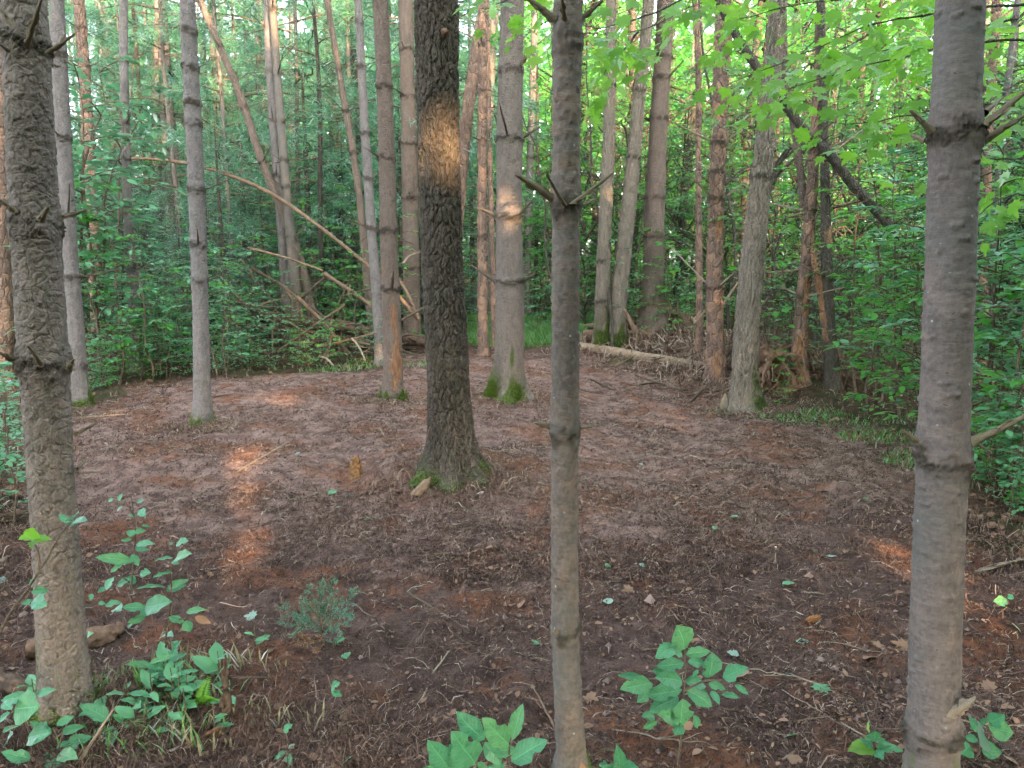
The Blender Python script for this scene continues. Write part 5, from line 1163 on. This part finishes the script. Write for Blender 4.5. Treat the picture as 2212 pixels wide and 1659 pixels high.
def corner_pts(n, rr):
    c = [grd(1440, 760)[:2], grd(1500, 775)[:2], grd(1620, 805)[:2], grd(1400, 765)[:2], grd(560, 1600)[:2], grd(330, 1560)[:2], grd(800, 1640)[:2], grd(60, 1300)[:2], grd(2160, 1250)[:2], grd(1440, 775)[:2], grd(1690, 850)[:2], grd(1560, 810)[:2], grd(1000, 1045)[:2]]; s = [.7, .6, .5, .5, .3, .3, .3, .5, .6, .9, .6, .6, .3]
    for key, w_ in (('near_left', .16), ('near_mid', .12), ('near_right', .16), ('dark', .28), ('mossy', .3), ('wounded', .22), ('left_mid', .18), ('ridged', .3)):
        T = TREES[key]; c.append(T['loc'][:2] + [0, -.08]); s.append(w_)
    k = rr.integers(0, len(c), n); return np.array(c)[k] + rr.normal(0, 1, (n, 2)) * np.array(s)[k][:, None] * [1, .6]
fibres('straw_litter', 'tan needles and straw heaped in tufts on the soil', 34000, .055, .0015, 44, .3, .75, .008, pts=corner_pts, lift=.04)
def heap_pts(n, rr):
    c = np.array([grd(1400, 758)[:2], grd(1450, 752)[:2], grd(1500, 765)[:2], grd(1600, 800)[:2], grd(1690, 835)[:2], grd(740, 760)[:2]]) + [0, .75]; k = rr.integers(0, len(c), n); return c[k] + rr.normal(0, 1, (n, 2)) * [.6, .28]
fibres('brush_straw', 'tangle of dead twigs and straw on the brown heaps at the clearing edge', 5200, .13, .0021, 45, .3, .85, .01, pts=heap_pts, lift=.16)
def clods():
    rr = np.random.default_rng(50); n = 26000; p = in_clear(n, rr, d1=13); s = np.minimum(.0034 * rr.lognormal(0, .55, n) * (1 + .10 * p[:, 1]), .03)
    o8 = np.array([(1, 0, 0), (-1, 0, 0), (0, 1, 0), (0, -1, 0), (0, 0, 1.0), (0, 0, -.6)]); f8 = np.array([(0, 2, 4), (2, 1, 4), (1, 3, 4), (3, 0, 4), (2, 0, 5), (1, 2, 5), (3, 1, 5), (0, 3, 5)])
    c = np.column_stack([p, GN(p[:, 0], p[:, 1]) + s * .3]); V = c[:, None, :] + o8[None] * s[:, None, None] * rr.uniform(.5, 1.3, (n, 6, 1)); F = (f8[None] + (np.arange(n) * 6)[:, None, None]).reshape(-1, 3)
    o = mk('soil_crumbs', V.reshape(-1, 3), F, M['clod'], smooth=False, attrs={'tint': np.repeat(rr.uniform(0, 1, n), 6)}); tag(o, 'loose crumbs of dark soil over the clearing', 'soil', kind='stuff')
clods()
def leaf_bits(name, label, n, pts, size, mat, seed):
    rr = np.random.default_rng(seed); p = pts(n, rr); n = len(p); q = np.column_stack([p, GN(p[:, 0], p[:, 1]) + rr.uniform(.004, .03, n)]); a = rr.uniform(0, 2 * PI, n)
    V, F, tn = leaves(q, np.stack([np.cos(a), np.sin(a), rr.normal(0, .35, n)], 1), rr.normal(0, .5, (n, 3)) + [0, 0, 1], size * rr.lognormal(0, .4, n), L_OVA, 1.2, rr); tag(mk(name, V, F, M[mat], attrs={'tint': tn}), label, 'litter', kind='stuff')
leaf_bits('leaf_litter', 'brown dead leaves and bark flakes among the edge litter', 5000, wide_pts, .05, 'leaf_dry', 61)
leaf_bits('leaf_litter', 'scraps of dry leaf and wood chips in the litter tufts', 1500, corner_pts, .024, 'leaf_dry', 62)
leaf_bits('leaf_litter', 'tiny scraps of bark and leaf over the bare soil', 2600, lambda n, rr: in_clear(n, rr, d1=12), .016, 'leaf_dry', 63)
# single roots, twigs and chips
ROOT = []
for k in range(9):
    r = np.random.default_rng(700 + k); P = crooked((0, 0, 0), (1, 0, 0), 14, .075 if k < 6 else .03, r); P[:, 2] = np.abs(P[:, 2]) * .25 + .012; b = MB(); b.add(*tube(P, np.linspace(.0085, .004, 14) * (1 if k < 6 else 1.7), 6))
    for f in range(r.integers(0, 3)):
        i = r.integers(4, 11); a = r.choice([-1, 1]) * r.uniform(.4, 1.0); b.add(*tube(crooked(P[i], P[i] + np.array([math.cos(a) * .25, math.sin(a) * .25, .01]), 6, .12, r), np.linspace(.007, .003, 6), 5))
    ROOT.append([b.mesh('root', M[m_]) for m_ in ('twig_pale', 'deadwood', 'twig')])
rr = np.random.default_rng(88)
for i, (x, y) in enumerate(in_clear(120, rr, 1.9, 12)):
    L = rr.uniform(.12, .42); o = ob('root', ROOT[rr.integers(9)][rr.choice([0, 0, 1, 2])], None, (x, y, float(GN(np.array([x]), np.array([y]))[0]) + .002), (0, 0, rr.uniform(0, 6.28)), (L, L, L))
    tag(o, 'torn root or twig lying loose on the cleared soil', 'root', 'loose roots and twigs on the soil')
for f, a, b_, w, mt, lab in [(c5, (1350, 965), (1590, 925), 14, 'twig_pale', 'pale straight stick lying beyond the lone left pine'), (c6, (150, 1330), (325, 1230), 8, 'twig_pale', 'pale thin root left of the tiny orange stump'), (c7, (1, 1525), (375, 1590), 10, 'deadwood', 'long orange root in front of the dark trunk'),
                         (l1, (0, 145), (180, 110), 22, 'deadwood', 'brown stick poking out left of the near left pine'), (l1, (40, 400), (170, 345), 22, 'twig_pale', 'pale cut stick on the litter left of the near left pine'), (l1, (470, 1659), (690, 1330), 20, 'twig_pale', 'pale stem slanting up right of the near left pine foot'),
                         (l1, (1390, 1130), (1659, 1130), 12, 'twig', 'thin bowed stick beside the splintered stub'), (l2, (1180, 700), (1400, 840), 8, 'twig', 'thin curved root lying left of the slim young pine'), (l4, (1480, 445), (1659, 405), 16, 'twig_pale', 'pale stick on the soil right of the near right pine'),
                         (l4, (350, 355), (520, 420), 16, 'log_dark', 'dark wavy root on the soil before the right edge'), (c7, (690, 940), (810, 975), 8, 'twig_pale', 'pale root on the soil right of the slim young pine'), (l1, (500, 1090), (540, 800), 9, 'twig_pale', 'pale dry stem against the near left pine')]:
    A_, B_ = f(*a), f(*b_); p0, p1 = grd(*A_), grd(*B_)
    if 'against' in lab or 'slanting' in lab: p1 = atY(B_[0], B_[1], p0[1] + .05)
    t = thing('stick', lab, 'stick', p0 + [0, 0, .012]); twig('wood', t, p0 + [0, 0, .012], p1 + [0, 0, .015], w * .35557 * m_per_px(p0), mt, random.choice([0, 1, 3, 6]), rel=p0 + [0, 0, .012])

# ------------------------------------------------------------------ leaves that are objects of their own
def big_leaf(shape, mat, name='leaf', vein=True):
    V, F = shape[:2]; at = {'tint': np.full(len(V), .5)}
    if len(shape) > 2: at['lu'], at['lv'] = shape[2], shape[3]
    return mk(name, V, F, M[mat], attrs=at, mesh_only=True)
def ovate(wf=.5, n=13, fold=.10, curl=.16, var=0):
    """a leaf blade: seven points across, waved edge, sometimes bitten"""
    r = np.random.default_rng(var * 13 + int(wf * 100)); t = np.linspace(0, 1, n); w = np.sin(PI * t ** (.8 + .06 * var)) ** .85 * wf * .5; w[0] = w[-1] = 0.002
    us = np.array([-1, -.66, -.33, 0, .33, .66, 1]); V, U, T_ = [], [], []
    bl, br_ = 1 + .05 * r.normal(size=n), 1 + .05 * r.normal(size=n)
    if var == 1: br_[7:9] *= .55
    if var == 3: bl[4:6] *= .6
    bend = r.uniform(-.05, .05)
    for i in range(n):
        for u in us:
            x = u * w[i] * (bl[i] if u < 0 else br_[i]); z = -curl * (.5 + .3 * var) * t[i] ** 2 + fold * abs(u) * (w[i] / wf * 2) * .6 + .022 * math.sin(t[i] * 15 + 2 * var + (2 if u > 0 else 0)) * abs(u) ** 2
            V.append((x + bend * math.sin(t[i] * 3), t[i], z)); U.append(u); T_.append(t[i])
    i = np.arange(n - 1)[:, None] * 7; j = np.arange(6)[None, :]; F = np.stack([i + j, i + j + 1, i + 7 + j + 1, i + 7 + j], -1).reshape(-1, 4)
    return np.array(V), F, np.array(U), np.array(T_)
LEAFM = {}
def leaf_mesh(kind, mat):
    key = (kind, mat)
    if key not in LEAFM:
        sh = L_MAP if kind == 'map' else ovate({'ov': .5, 'wide': .8, 'slim': .36}[kind[:-1]], var=int(kind[-1]))
        LEAFM[key] = big_leaf(sh, mat)
    return LEAFM[key]
def put_leaf(parent, p0, p1, nrm, kind='ov', mat='leaf_fore', wid=1.0, rel=(0, 0, 0), name='leaf'):
    if kind != 'map': kind = str(kind) + str(random.randrange(4))
    p0, p1 = np.asarray(p0, float), np.asarray(p1, float); y = p1 - p0; L = np.linalg.norm(y); y = y / L; x = np.cross(y, nrm); x = x / (np.linalg.norm(x) + 1e-9); z = np.cross(x, y)
    o = ob(name, leaf_mesh(kind, mat), parent)
    mt = Matrix(((x[0] * L * wid, y[0] * L, z[0] * L, 0), (x[1] * L * wid, y[1] * L, z[1] * L, 0), (x[2] * L * wid, y[2] * L, z[2] * L, 0), (0, 0, 0, 1)))
    mt.translation = Vector(p0 - np.asarray(rel)); o.matrix_local = mt; return o
def px_plant(name, label, cat, f, base, stems, lv, Y=None, mat='leaf_fore', kind='ov', seed=1, stem_mat='twig', group=None):
    """stems: lists of view points; lv: (bx, by, tx, ty[, width factor[, depth]])"""
    r = np.random.default_rng(seed); B = f(*base); g = grd(*B); Y = g[1] if Y is None else Y
    if abs(Y - g[1]) > .5: g = np.array([atY(B[0], B[1], Y)[0], Y, float(gz(atY(B[0], B[1], Y)[0], Y))])
    t = thing(name, label, cat, g, group)
    w3 = lambda x, y, dy=0.0: atY(*f(x, y), Y + dy)
    for st in stems:
        P = smooth_path([w3(*q) for q in st], 12); V, F = tube(P - g, np.linspace(.0045, .0018, 12), 6); mk('stem', V, F, M[stem_mat], t)
    for L in lv:
        bx, by, tx, ty = L[:4]; wf = L[4] if len(L) > 4 else 1.0; dy = r.uniform(-.05, .05)
        p0 = w3(bx, by, dy * .5); p1 = w3(tx, ty, dy - r.uniform(-.01, .05)); ln = np.linalg.norm(p1 - p0)
        nr = np.array([r.normal(0, .25), -.75 + r.normal(0, .2), .8]); put_leaf(t, p0, p1, nr, 'wide' if wf > 1.25 else kind, L[5] if len(L) > 5 else mat, min(wf, 1.25) if wf > 1.25 else wf, rel=g)
    return t
px_plant('ash_seedling', 'leafy seedling with a round top leaf between the slim young pine and the right pine', 'plant', l3, (1215, 1640),
         [[(1215, 1640), (1240, 1420), (1250, 1230), (1262, 1050), (1255, 935)], [(1250, 1190), (1380, 1130), (1560, 1130)], [(1250, 1150), (1120, 1120), (950, 1120)], [(1240, 1420), (1150, 1370), (1060, 1370)]],
         [(1255, 938, 1232, 812, 1.6), (1262, 968, 1405, 945, .9), (1275, 1012, 1398, 1030, .9), (1252, 1022, 1103, 1025), (1240, 968, 1165, 925), (1190, 915, 1098, 975), (1400, 1110, 1442, 975, 1.4), (1490, 1112, 1622, 1048), (1258, 1135, 1400, 1155, 1.1), (1400, 1145, 1505, 1180),
          (1262, 1185, 1435, 1285, 1.1), (1480, 1212, 1588, 1222, .8), (1560, 1152, 1648, 1210, .8), (1240, 1135, 1088, 1108), (1165, 1102, 1068, 1068, 1.2), (1240, 1185, 1022, 1195, .9), (1060, 1145, 878, 1165, 1.0), (1000, 1112, 862, 1090, .6), (1222, 1228, 1038, 1325, 1.1), (1050, 1165, 968, 1265, 1.1),
          (1242, 1238, 1252, 1420, 1.5), (1310, 1340, 1350, 1425), (1200, 1352, 1112, 1328), (1090, 1372, 1008, 1412), (1075, 1350, 1008, 1332), (1232, 1392, 1198, 1452, 1.3), (1340, 1060, 1300, 1110), (1420, 1190, 1470, 1270), (1160, 1380, 1230, 1390), (1370, 1060, 1390, 1120, 1.2)], seed=3)
px_plant('cherry_seedling', 'seedling with large glossy pointed leaves at the bottom edge', 'plant', l2, (1500, 1900),
         [[(1500, 1900), (1440, 1650), (1490, 1500)], [(1500, 1900), (1640, 1650), (1650, 1515), (1665, 1490)], [(1500, 1900), (1300, 1760), (1275, 1659)]],
         [(1490, 1487, 1350, 1330, 1.05), (1640, 1517, 1495, 1368, 1.05), (1435, 1632, 1318, 1465, 1.1), (1278, 1662, 1168, 1520, 1.0), (1372, 1690, 1288, 1540, 1.1), (1510, 1570, 1690, 1548, .9), (1480, 1500, 1590, 1650, 1.1), (1660, 1490, 1712, 1272, .85), (1655, 1620, 1860, 1490, 1.0), (1560, 1720, 1450, 1625, 1.1), (1380, 1760, 1130, 1665, 1.0), (1500, 1700, 1610, 1640, 1.0)], Y=grd(1050, 1720)[1] - .1, seed=5)
px_plant('maple_seedling', 'tall thin seedling with mint green leaves behind the near left pine', 'plant', l1, (805, 650),
         [[(805, 650), (800, 540), (815, 350), (822, 180), (795, 0)], [(815, 130), (770, 60), (690, 30)], [(800, 540), (740, 500), (690, 490)]],
         [(800, 405, 575, 375, .7), (830, 300, 932, 290, .7), (800, 412, 712, 368), (745, 420, 662, 462), (802, 225, 872, 215, 1.0), (832, 45, 872, 28), (692, 500, 632, 570, 1.3), (792, 505, 698, 545, 1.2), (815, 215, 790, 245, 1.3), (850, 90, 870, 120), (720, 45, 735, -10, 1.2), (745, 70, 700, 90), (690, 25, 650, 35), (800, 360, 840, 430, 1.2), (640, 560, 600, 580), (820, 320, 905, 330, .8), (800, 270, 735, 275), (850, 480, 895, 470), (770, 500, 830, 530, 1.3), (825, 130, 780, 120), (860, 185, 910, 190, .7)], seed=7)
px_plant('maple_seedling', 'seedling with browning leaf edges right of the near left pine', 'plant', l1, (990, 1030),
         [[(990, 1030), (1010, 850), (1040, 650), (1045, 420), (1065, 310)], [(1040, 660), (960, 640), (880, 690)], [(1010, 800), (1080, 760), (1150, 740)], [(1045, 430), (970, 390)]],
         [(1050, 300, 1028, 288, 1.2), (1070, 302, 1132, 272), (1052, 382, 940, 388, .8), (1062, 392, 1135, 342, .8), (1052, 400, 1075, 410), (1000, 560, 835, 545, .6), (1020, 565, 1132, 515, .6), (1010, 580, 1130, 545, .8), (900, 690, 748, 665, .9), (882, 682, 1028, 640, 1.0), (882, 742, 775, 770, 1.1), (860, 700, 905, 730, 1.4), (1120, 772, 1028, 735, 1.0, 'leaf_fore'), (1132, 762, 1152, 832, 1.3), (1182, 742, 1285, 778, .9, 'leaf_dry'), (1132, 712, 1245, 690, 1.0), (1000, 470, 1040, 465, .8), (930, 500, 1030, 465, .5), (800, 780, 780, 810, 1.2), (560, 600, 545, 640, 1.3), (600, 655, 640, 660, 1.2), (640, 670, 730, 650, .8), (700, 690, 725, 690)], seed=9)
px_plant('dogwood_shrub', 'broad leaved shrub in the bottom left corner', 'plant', l1, (200, 1760),
         [[(200, 1760), (190, 1500), (130, 1300)], [(200, 1760), (350, 1560), (380, 1430)], [(200, 1760), (90, 1600), (0, 1500)]],
         [(190, 1605, 15, 1560, .9), (200, 1452, 275, 1440, 1.2), (390, 1530, 542, 1468, .9), (372, 1442, 512, 1400, .8), (222, 1212, 332, 1178, .8), (200, 1232, -10, 1245, .6), (90, 1300, 228, 1282, 1.4), (180, 1382, 245, 1390, 1.0), (170, 1480, 270, 1440, .9), (100, 1600, 200, 1640, 1.3), (268, 1642, 375, 1632, .8), (225, 1605, 310, 1585, 1.0), (360, 1572, 462, 1590, .8), (450, 1345, 325, 1400, .8), (60, 1320, -20, 1380, 1.2), (120, 1400, 20, 1420, 1.0), (340, 1540, 420, 1490, .8), (80, 1450, 10, 1500, 1.2), (160, 1300, 220, 1330, 1.2), (20, 1260, 60, 1290)], Y=grd(120, 1640)[1], seed=11)
px_plant('dogwood_seedling', 'slender stem with a cross of four bright leaves before the near left trunk', 'plant', l1, (-30, 900),
         [[(-30, 900), (60, 720), (170, 570), (290, 380), (400, 200), (430, 170)], [(240, 480), (230, 340), (200, 270)]],
         [(205, 270, 192, 202, 1.3, 'leaf_bright'), (200, 268, 122, 262, .8, 'leaf_bright'), (212, 270, 292, 262, .8, 'leaf_bright'), (200, 276, 190, 312, 1.2, 'leaf_bright'), (435, 170, 348, 118, .8), (440, 150, 455, 105, 1.1), (450, 160, 525, 148, .9), (435, 165, 440, 185, 1.2), (190, 560, 195, 510, 1.2), (190, 590, 290, 575, 1.1), (200, 640, 125, 662), (200, 640, 260, 665, 1.2), (230, 620, 262, 590)], Y=grd(142, 1535)[1] - .35, seed=13)
px_plant('maple_seedling', 'tiny bright seedling at the foot of the near right pine', 'plant', l4, (742, 1640), [[(742, 1640), (745, 1560), (752, 1500)]],
         [(752, 1500, 760, 1448, 1.3), (745, 1530, 652, 1480), (742, 1545, 600, 1545, 1.0, 'leaf_bright'), (760, 1530, 922, 1548, .8), (770, 1520, 850, 1505), (752, 1555, 790, 1585, 1.2), (742, 1550, 712, 1560), (700, 1420, 728, 1395, 1.0, 'leaf_bright')], seed=15)
px_plant('maple_seedling', 'mint green leaves of a seedling right behind the near right pine', 'plant', l4, (1340, 1640), [[(1340, 1640), (1390, 1550), (1400, 1450)], [(1390, 1550), (1470, 1430)]],
         [(1400, 1450, 1335, 1350, 1.2), (1440, 1400, 1600, 1440, 1.3), (1380, 1490, 1290, 1470, 1.2), (1390, 1520, 1470, 1460, 1.3), (1400, 1550, 1525, 1560, 1.3), (1330, 1520, 1285, 1575, 1.3), (1390, 1390, 1440, 1360, 1.0), (1450, 1390, 1530, 1345, 1.2)], seed=17)
px_plant('maple_seedling', 'small round-leaved seedling right of the near right pine', 'plant', l4, (1550, 700), [[(1550, 700), (1555, 640)]], [(1555, 640, 1495, 640, 1.2), (1560, 630, 1592, 605, 1.4), (1550, 655, 1530, 665)], seed=18)
px_plant('maple_seedling', 'two green leaves at the bottom edge beside the slim young pine', 'plant', l3, (860, 1740), [[(860, 1740), (855, 1640)], [(835, 1560), (770, 1545), (710, 1580)]], [(860, 1690, 850, 1530, .7), (850, 1700, 800, 1655, 1.2), (870, 1690, 940, 1650, 1.1), (790, 1640, 745, 1640, 1.2)], Y=grd(1330, 1690)[1], seed=19)
px_plant('maple_seedling', 'crumpled green seedling leaves at the lower left of the bottom edge', 'plant', l2, (285, 1640), [[(285, 1640), (290, 1560)]], [(290, 1560, 210, 1605, 1.1), (290, 1570, 315, 1650, 1.0), (270, 1440, 318, 1395, 1.2), (300, 1540, 340, 1510, 1.0, 'leaf_pale'), (560, 1200, 620, 1215, 1.2), (560, 1180, 600, 1140, 1.0)], seed=21)
# low green plants round the foot of the near left pine
for i in range(28):
    px, py = random.gauss(370, 120), random.gauss(1505, 55); g = grd(px, py); t = thing('ground_plant', 'low plant with long green leaves in the litter right of the near left pine', 'plant', g, 'low plants in the left foreground litter'); r = np.random.default_rng(1500 + i)
    for q in range(r.integers(3, 6)):
        a = r.uniform(0, 6.28); p0 = g + [0, 0, .02 + .02 * q]; L = r.uniform(.05, .11); p1 = p0 + np.array([math.cos(a), math.sin(a), r.uniform(-.2, .9)]) * L * r.uniform(.6, 1.0); put_leaf(t, p0, p1, np.array([0, -.3, 1.0]), r.choice(['ov', 'slim']), r.choice(['leaf_fore', 'leaf_sap']), 1.0, rel=g)
    V, F = tube(np.array([(0, 0, -.02), (0.004, 0, .05), (0, 0.004, .11)]), [.003, .0025, .0015], 5); mk('stem', V, F, M['twig'], t)
def fern():
    x, y = l1(1225, 1290); g = grd(x, y); t = thing('fern', 'small bright green fern in the left foreground litter', 'fern', g)
    for j, (tx, ty) in enumerate([(1270, 1110), (1160, 1270), (1330, 1250)]):
        p1 = atY(*l1(tx, ty), g[1] - .02); P = smooth_path([g + [0, 0, .01], (g + p1) / 2 + [0, 0, .02], p1], 14); V, F = tube(P - g, np.linspace(.002, .001, 14), 5); st = mk('frond', V, F, M['leaf_bright'], t, attrs={'tint': np.zeros(len(V))})
        d = unit(p1 - g); s = np.array([1.0, 0, 0]) - d * d[0]; s = unit(s); pos, ax = [], []
        for i in range(2, 14):
            for sg in (-1, 1): pos.append(P[i] - g); ax.append(s * sg + d * .5)
        V, F, tn = leaves(np.array(pos), np.array(ax), np.tile([0, -.7, .7], (len(pos), 1)), .035 * (np.repeat(np.linspace(1, .25, 12), 2)), L_DIA, .7, rng); mk('leaflets', V, F, M['leaf_bright'], t, attrs={'tint': tn})
fern()
def seedling_spruce():
    x, y = 700, 1405; g = grd(x, y); t = thing('spruce_seedling', 'small blue-green spruce seedling in the foreground soil', 'seedling', g); r = np.random.default_rng(8)
    Y = g[1]; mp = m_per_px(g)
    br = [((690, 1340), (700, 1250)), ((695, 1345), (742, 1290)), ((690, 1335), (650, 1290)), ((690, 1330), (665, 1262)), ((700, 1330), (722, 1245)), ((695, 1350), (600, 1312)), ((700, 1350), (775, 1275)), ((695, 1360), (598, 1345)), ((695, 1355), (755, 1310)), ((695, 1370), (765, 1335)), ((695, 1365), (640, 1330)), ((700, 1380), (640, 1395)), ((700, 1385), (755, 1385)), ((700, 1375), (612, 1372)), ((698, 1390), (680, 1410)), ((697, 1370), (730, 1355)), ((697, 1340), (690, 1275))]
    P = smooth_path([g - [0, 0, .02], atY(696, 1360, Y), atY(692, 1310, Y), atY(688, 1255, Y)], 12); V, F = tube(P - g, np.linspace(.006, .002, 12), 6); mk('stem', V, F, M['twig'], t)
    for i, (a, b_) in enumerate(br):
        dy = r.uniform(-.13, .13); p0 = atY(a[0], a[1], Y); p1 = atY(b_[0], b_[1], Y + dy); b = MB(); segs = [(p0, p1)]
        for q in range(4):
            u = r.uniform(.3, .85); c = p0 * (1 - u) + p1 * u; d = p1 - p0; s = np.cross(d, [0, -.6, .8]); segs.append((c, c + d * .35 * (1.1 - u) + s * r.choice([-1, 1]) * .45 * (1.1 - u)))
        for s0, s1 in segs:
            ln = np.linalg.norm(s1 - s0); nn = int(ln / .0016); tt = r.uniform(0, 1, nn)[:, None]; ax = unit(s1 - s0); sd = unit(np.cross(ax, [0, -.6, .8])); sg = np.where(r.uniform(size=nn) < .5, -1., 1.)[:, None]
            V, F, tn = blades(s0 * (1 - tt) + s1 * tt - g, ax * .8 + sd * sg * .8 + r.normal(0, .25, (nn, 3)), r.uniform(.012, .020, nn), .0034, r); b.add(V, F, tint=tn)
        o = b.build('branch', M['needle_brown' if i in (11, 13, 14) else 'needle_seedling'], t)
        bb = MB()
        for s0, s1 in segs: bb.add(*tube(np.array([s0, (s0 + s1) / 2, s1]) - g, [.002, .0016, .001], 4))
        bb.build('twig', M['twig'], o)
seedling_spruce()
# single leaves on the soil
rr = np.random.default_rng(99)
for i, (x, y) in enumerate(in_clear(85, rr, 1.9, 11)):
    z = float(GN(np.array([x]), np.array([y]))[0]) + .012; a = rr.uniform(0, 6.28); L = rr.uniform(.03, .075); c = rr.choice(['dry', 'dry', 'green', 'pale'])
    lab = {'dry': 'dry brown leaf lying on the cleared soil', 'green': 'torn green leaf lying on the cleared soil', 'pale': 'pale upturned leaf lying on the cleared soil'}[c]
    o = put_leaf(None, (x, y, z), (x + math.cos(a) * L, y + math.sin(a) * L, z + rr.uniform(-.005, .02)), np.array([rr.normal(0, .4), rr.normal(0, .4), 1]), rr.choice(['ov', 'wide', 'map']), {'dry': 'leaf_dry', 'green': 'leaf_sap', 'pale': 'leaf_pale'}[c], 1.0, name='fallen_leaf'); tag(o, lab, 'leaf', {'dry': 'dry leaves on the soil', 'green': 'green leaves on the soil', 'pale': 'pale leaves on the soil'}[c])
x, y = l4(300, 905); g = grd(x, y); tag(put_leaf(None, g + [-.02, 0, .01], g + [.035, -.01, .02], np.array([.2, -.3, .9]), 'ov', 'leaf_pale', 1.1, name='fallen_leaf'), 'pale mint leaf on dark soil left of the near right pine', 'leaf')

# ------------------------------------------------------------------ maple whose branches hang into the top right
def hanging_maple():
    Y0 = 4.6; base = np.array([4.6, 5.0, float(gz(4.6, 5.0))]); r = np.random.default_rng(21)
    t = thing('maple_tree', 'maple outside the right edge whose lit branches hang across the top', 'tree', base)
    P = smooth_path([(0, 0, -.1), (.03, 0, 2), (-.05, 0, 4), (0, 0, 8)], 60); V, F, A = trunk_mesh(P, np.linspace(.13, .05, 60), 28, 'ridge', 5, (), (.3, .2, 5)); mk('trunk', V, F, M['bark_grey'], t, attrs=A)
    BR = [([(2260, 0), (2017, 30), (1850, 62), (1740, 108), (1622, 157), (1560, 185)], 4.9, 44, 70), ([(2270, 80), (2010, 105), (1880, 132), (1771, 163), (1700, 185)], 4.6, 30, 45), ([(2260, 215), (2005, 231), (1900, 250), (1826, 258), (1770, 250)], 4.8, 24, 42),
          ([(2200, -120), (1950, -70), (1700, -35), (1505, 5), (1377, 68), (1256, 73), (1180, 60)], 5.2, 44, 70), ([(1700, -100), (1520, -30), (1400, 25), (1300, 48), (1200, 30)], 4.7, 26, 60), ([(1377, 68), (1340, 115), (1290, 165)], 5.15, 10, 26), ([(2250, -60), (2000, -30), (1850, 0), (1700, 25), (1560, 60)], 5.0, 34, 70), ([(2300, 330), (2180, 345), (2060, 330), (1960, 345)], 5.6, 16, 46),
          ([(1300, -80), (1180, -30), (1090, 0), (1040, 30)], 5.0, 14, 40), ([(2400, 130), (2250, 160), (2170, 200), (2130, 235)], 4.3, 12, 40), ([(2350, 380), (2230, 420), (2150, 430), (2090, 470)], 4.6, 12, 40), ([(2200, 40), (2010, 70), (1900, 95), (1820, 120)], 5.4, 20, 40), ([(1900, 60), (1780, 120), (1700, 150), (1640, 195)], 5.6, 16, 40)]
    nobj = 0; b = MB()
    for kp, Yb_, nl, w in BR:
        P = smooth_path([atY(x, y, Yb_) for x, y in kp], 30); P += np.cumsum(r.normal(0, .004, (30, 3)), 0); V, F = tube(P - base, np.linspace(.0085, .0025, 30), 6); br = mk('branch', V, F, M['bark_far_dark'], t)
        for i in range(int(nl * 2.6)):
            u = r.uniform(.05, 1) * 29; k = min(int(u), 28); p = P[k] * (1 - u + k) + P[k + 1] * (u - k); d = unit(P[k + 1] - P[k]); s = np.array([d[1], -d[0], 0.0]) * r.choice([-1, 1])
            far = r.uniform(.02, .42); off = s * far + np.array([0, 0, r.uniform(-.20, .07)]) + d * r.uniform(-.05, .15); q = p + off; L = r.uniform(.065, .125)
            ax = unit(s * .5 + d * .5 + r.normal(0, .35, 3) + np.array([0, 0, -.45])); nr = np.array([r.normal(0, .35), r.normal(-.25, .35), 1.0])
            vis = -60 < CX + FPX * q[0] / q[1] < 2270 and q[2] < CAM_H + q[1] * .36
            if vis and nobj < 300 and i % 2 == 0: put_leaf(br, q, q + ax * L, nr, 'map', 'leaf_bright', 1.0, rel=base); nobj += 1
            else:
                V, F, tn = leaves([q - base], [ax], [nr], L, L_MAP, 1.0, r); b.add(V, F, tint=tn)
    tag(b.build('leaves', M['leaf_bright'], t), kind='stuff')
    return t
hanging_maple()

# ------------------------------------------------------------------ the damp air under the trees
def haze():
    m = bpy.data.materials.new('damp_air'); m.use_nodes = True; nt = m.node_tree; nt.nodes.clear(); v = nt.nodes.new('ShaderNodeVolumePrincipled'); v.inputs['Color'].default_value = (0.90, 0.97, 1.0, 1); v.inputs['Density'].default_value = HAZE
    o = nt.nodes.new('ShaderNodeOutputMaterial'); nt.links.new(v.outputs[0], o.inputs['Volume'])
    x, y0, y1, z0, z1 = 165, -125, 165, -1.5, 21
    V = [(-x, y0, z0), (x, y0, z0), (x, y1, z0), (-x, y1, z0), (-x, y0, z1), (x, y0, z1), (x, y1, z1), (-x, y1, z1)]
    tag(mk('haze', np.array(V, float), np.array([(0, 3, 2, 1), (4, 5, 6, 7), (0, 1, 5, 4), (1, 2, 6, 5), (2, 3, 7, 6), (3, 0, 4, 7)]), m, smooth=False), kind='stuff')
HAZE = 0.0
if HAZE: haze()
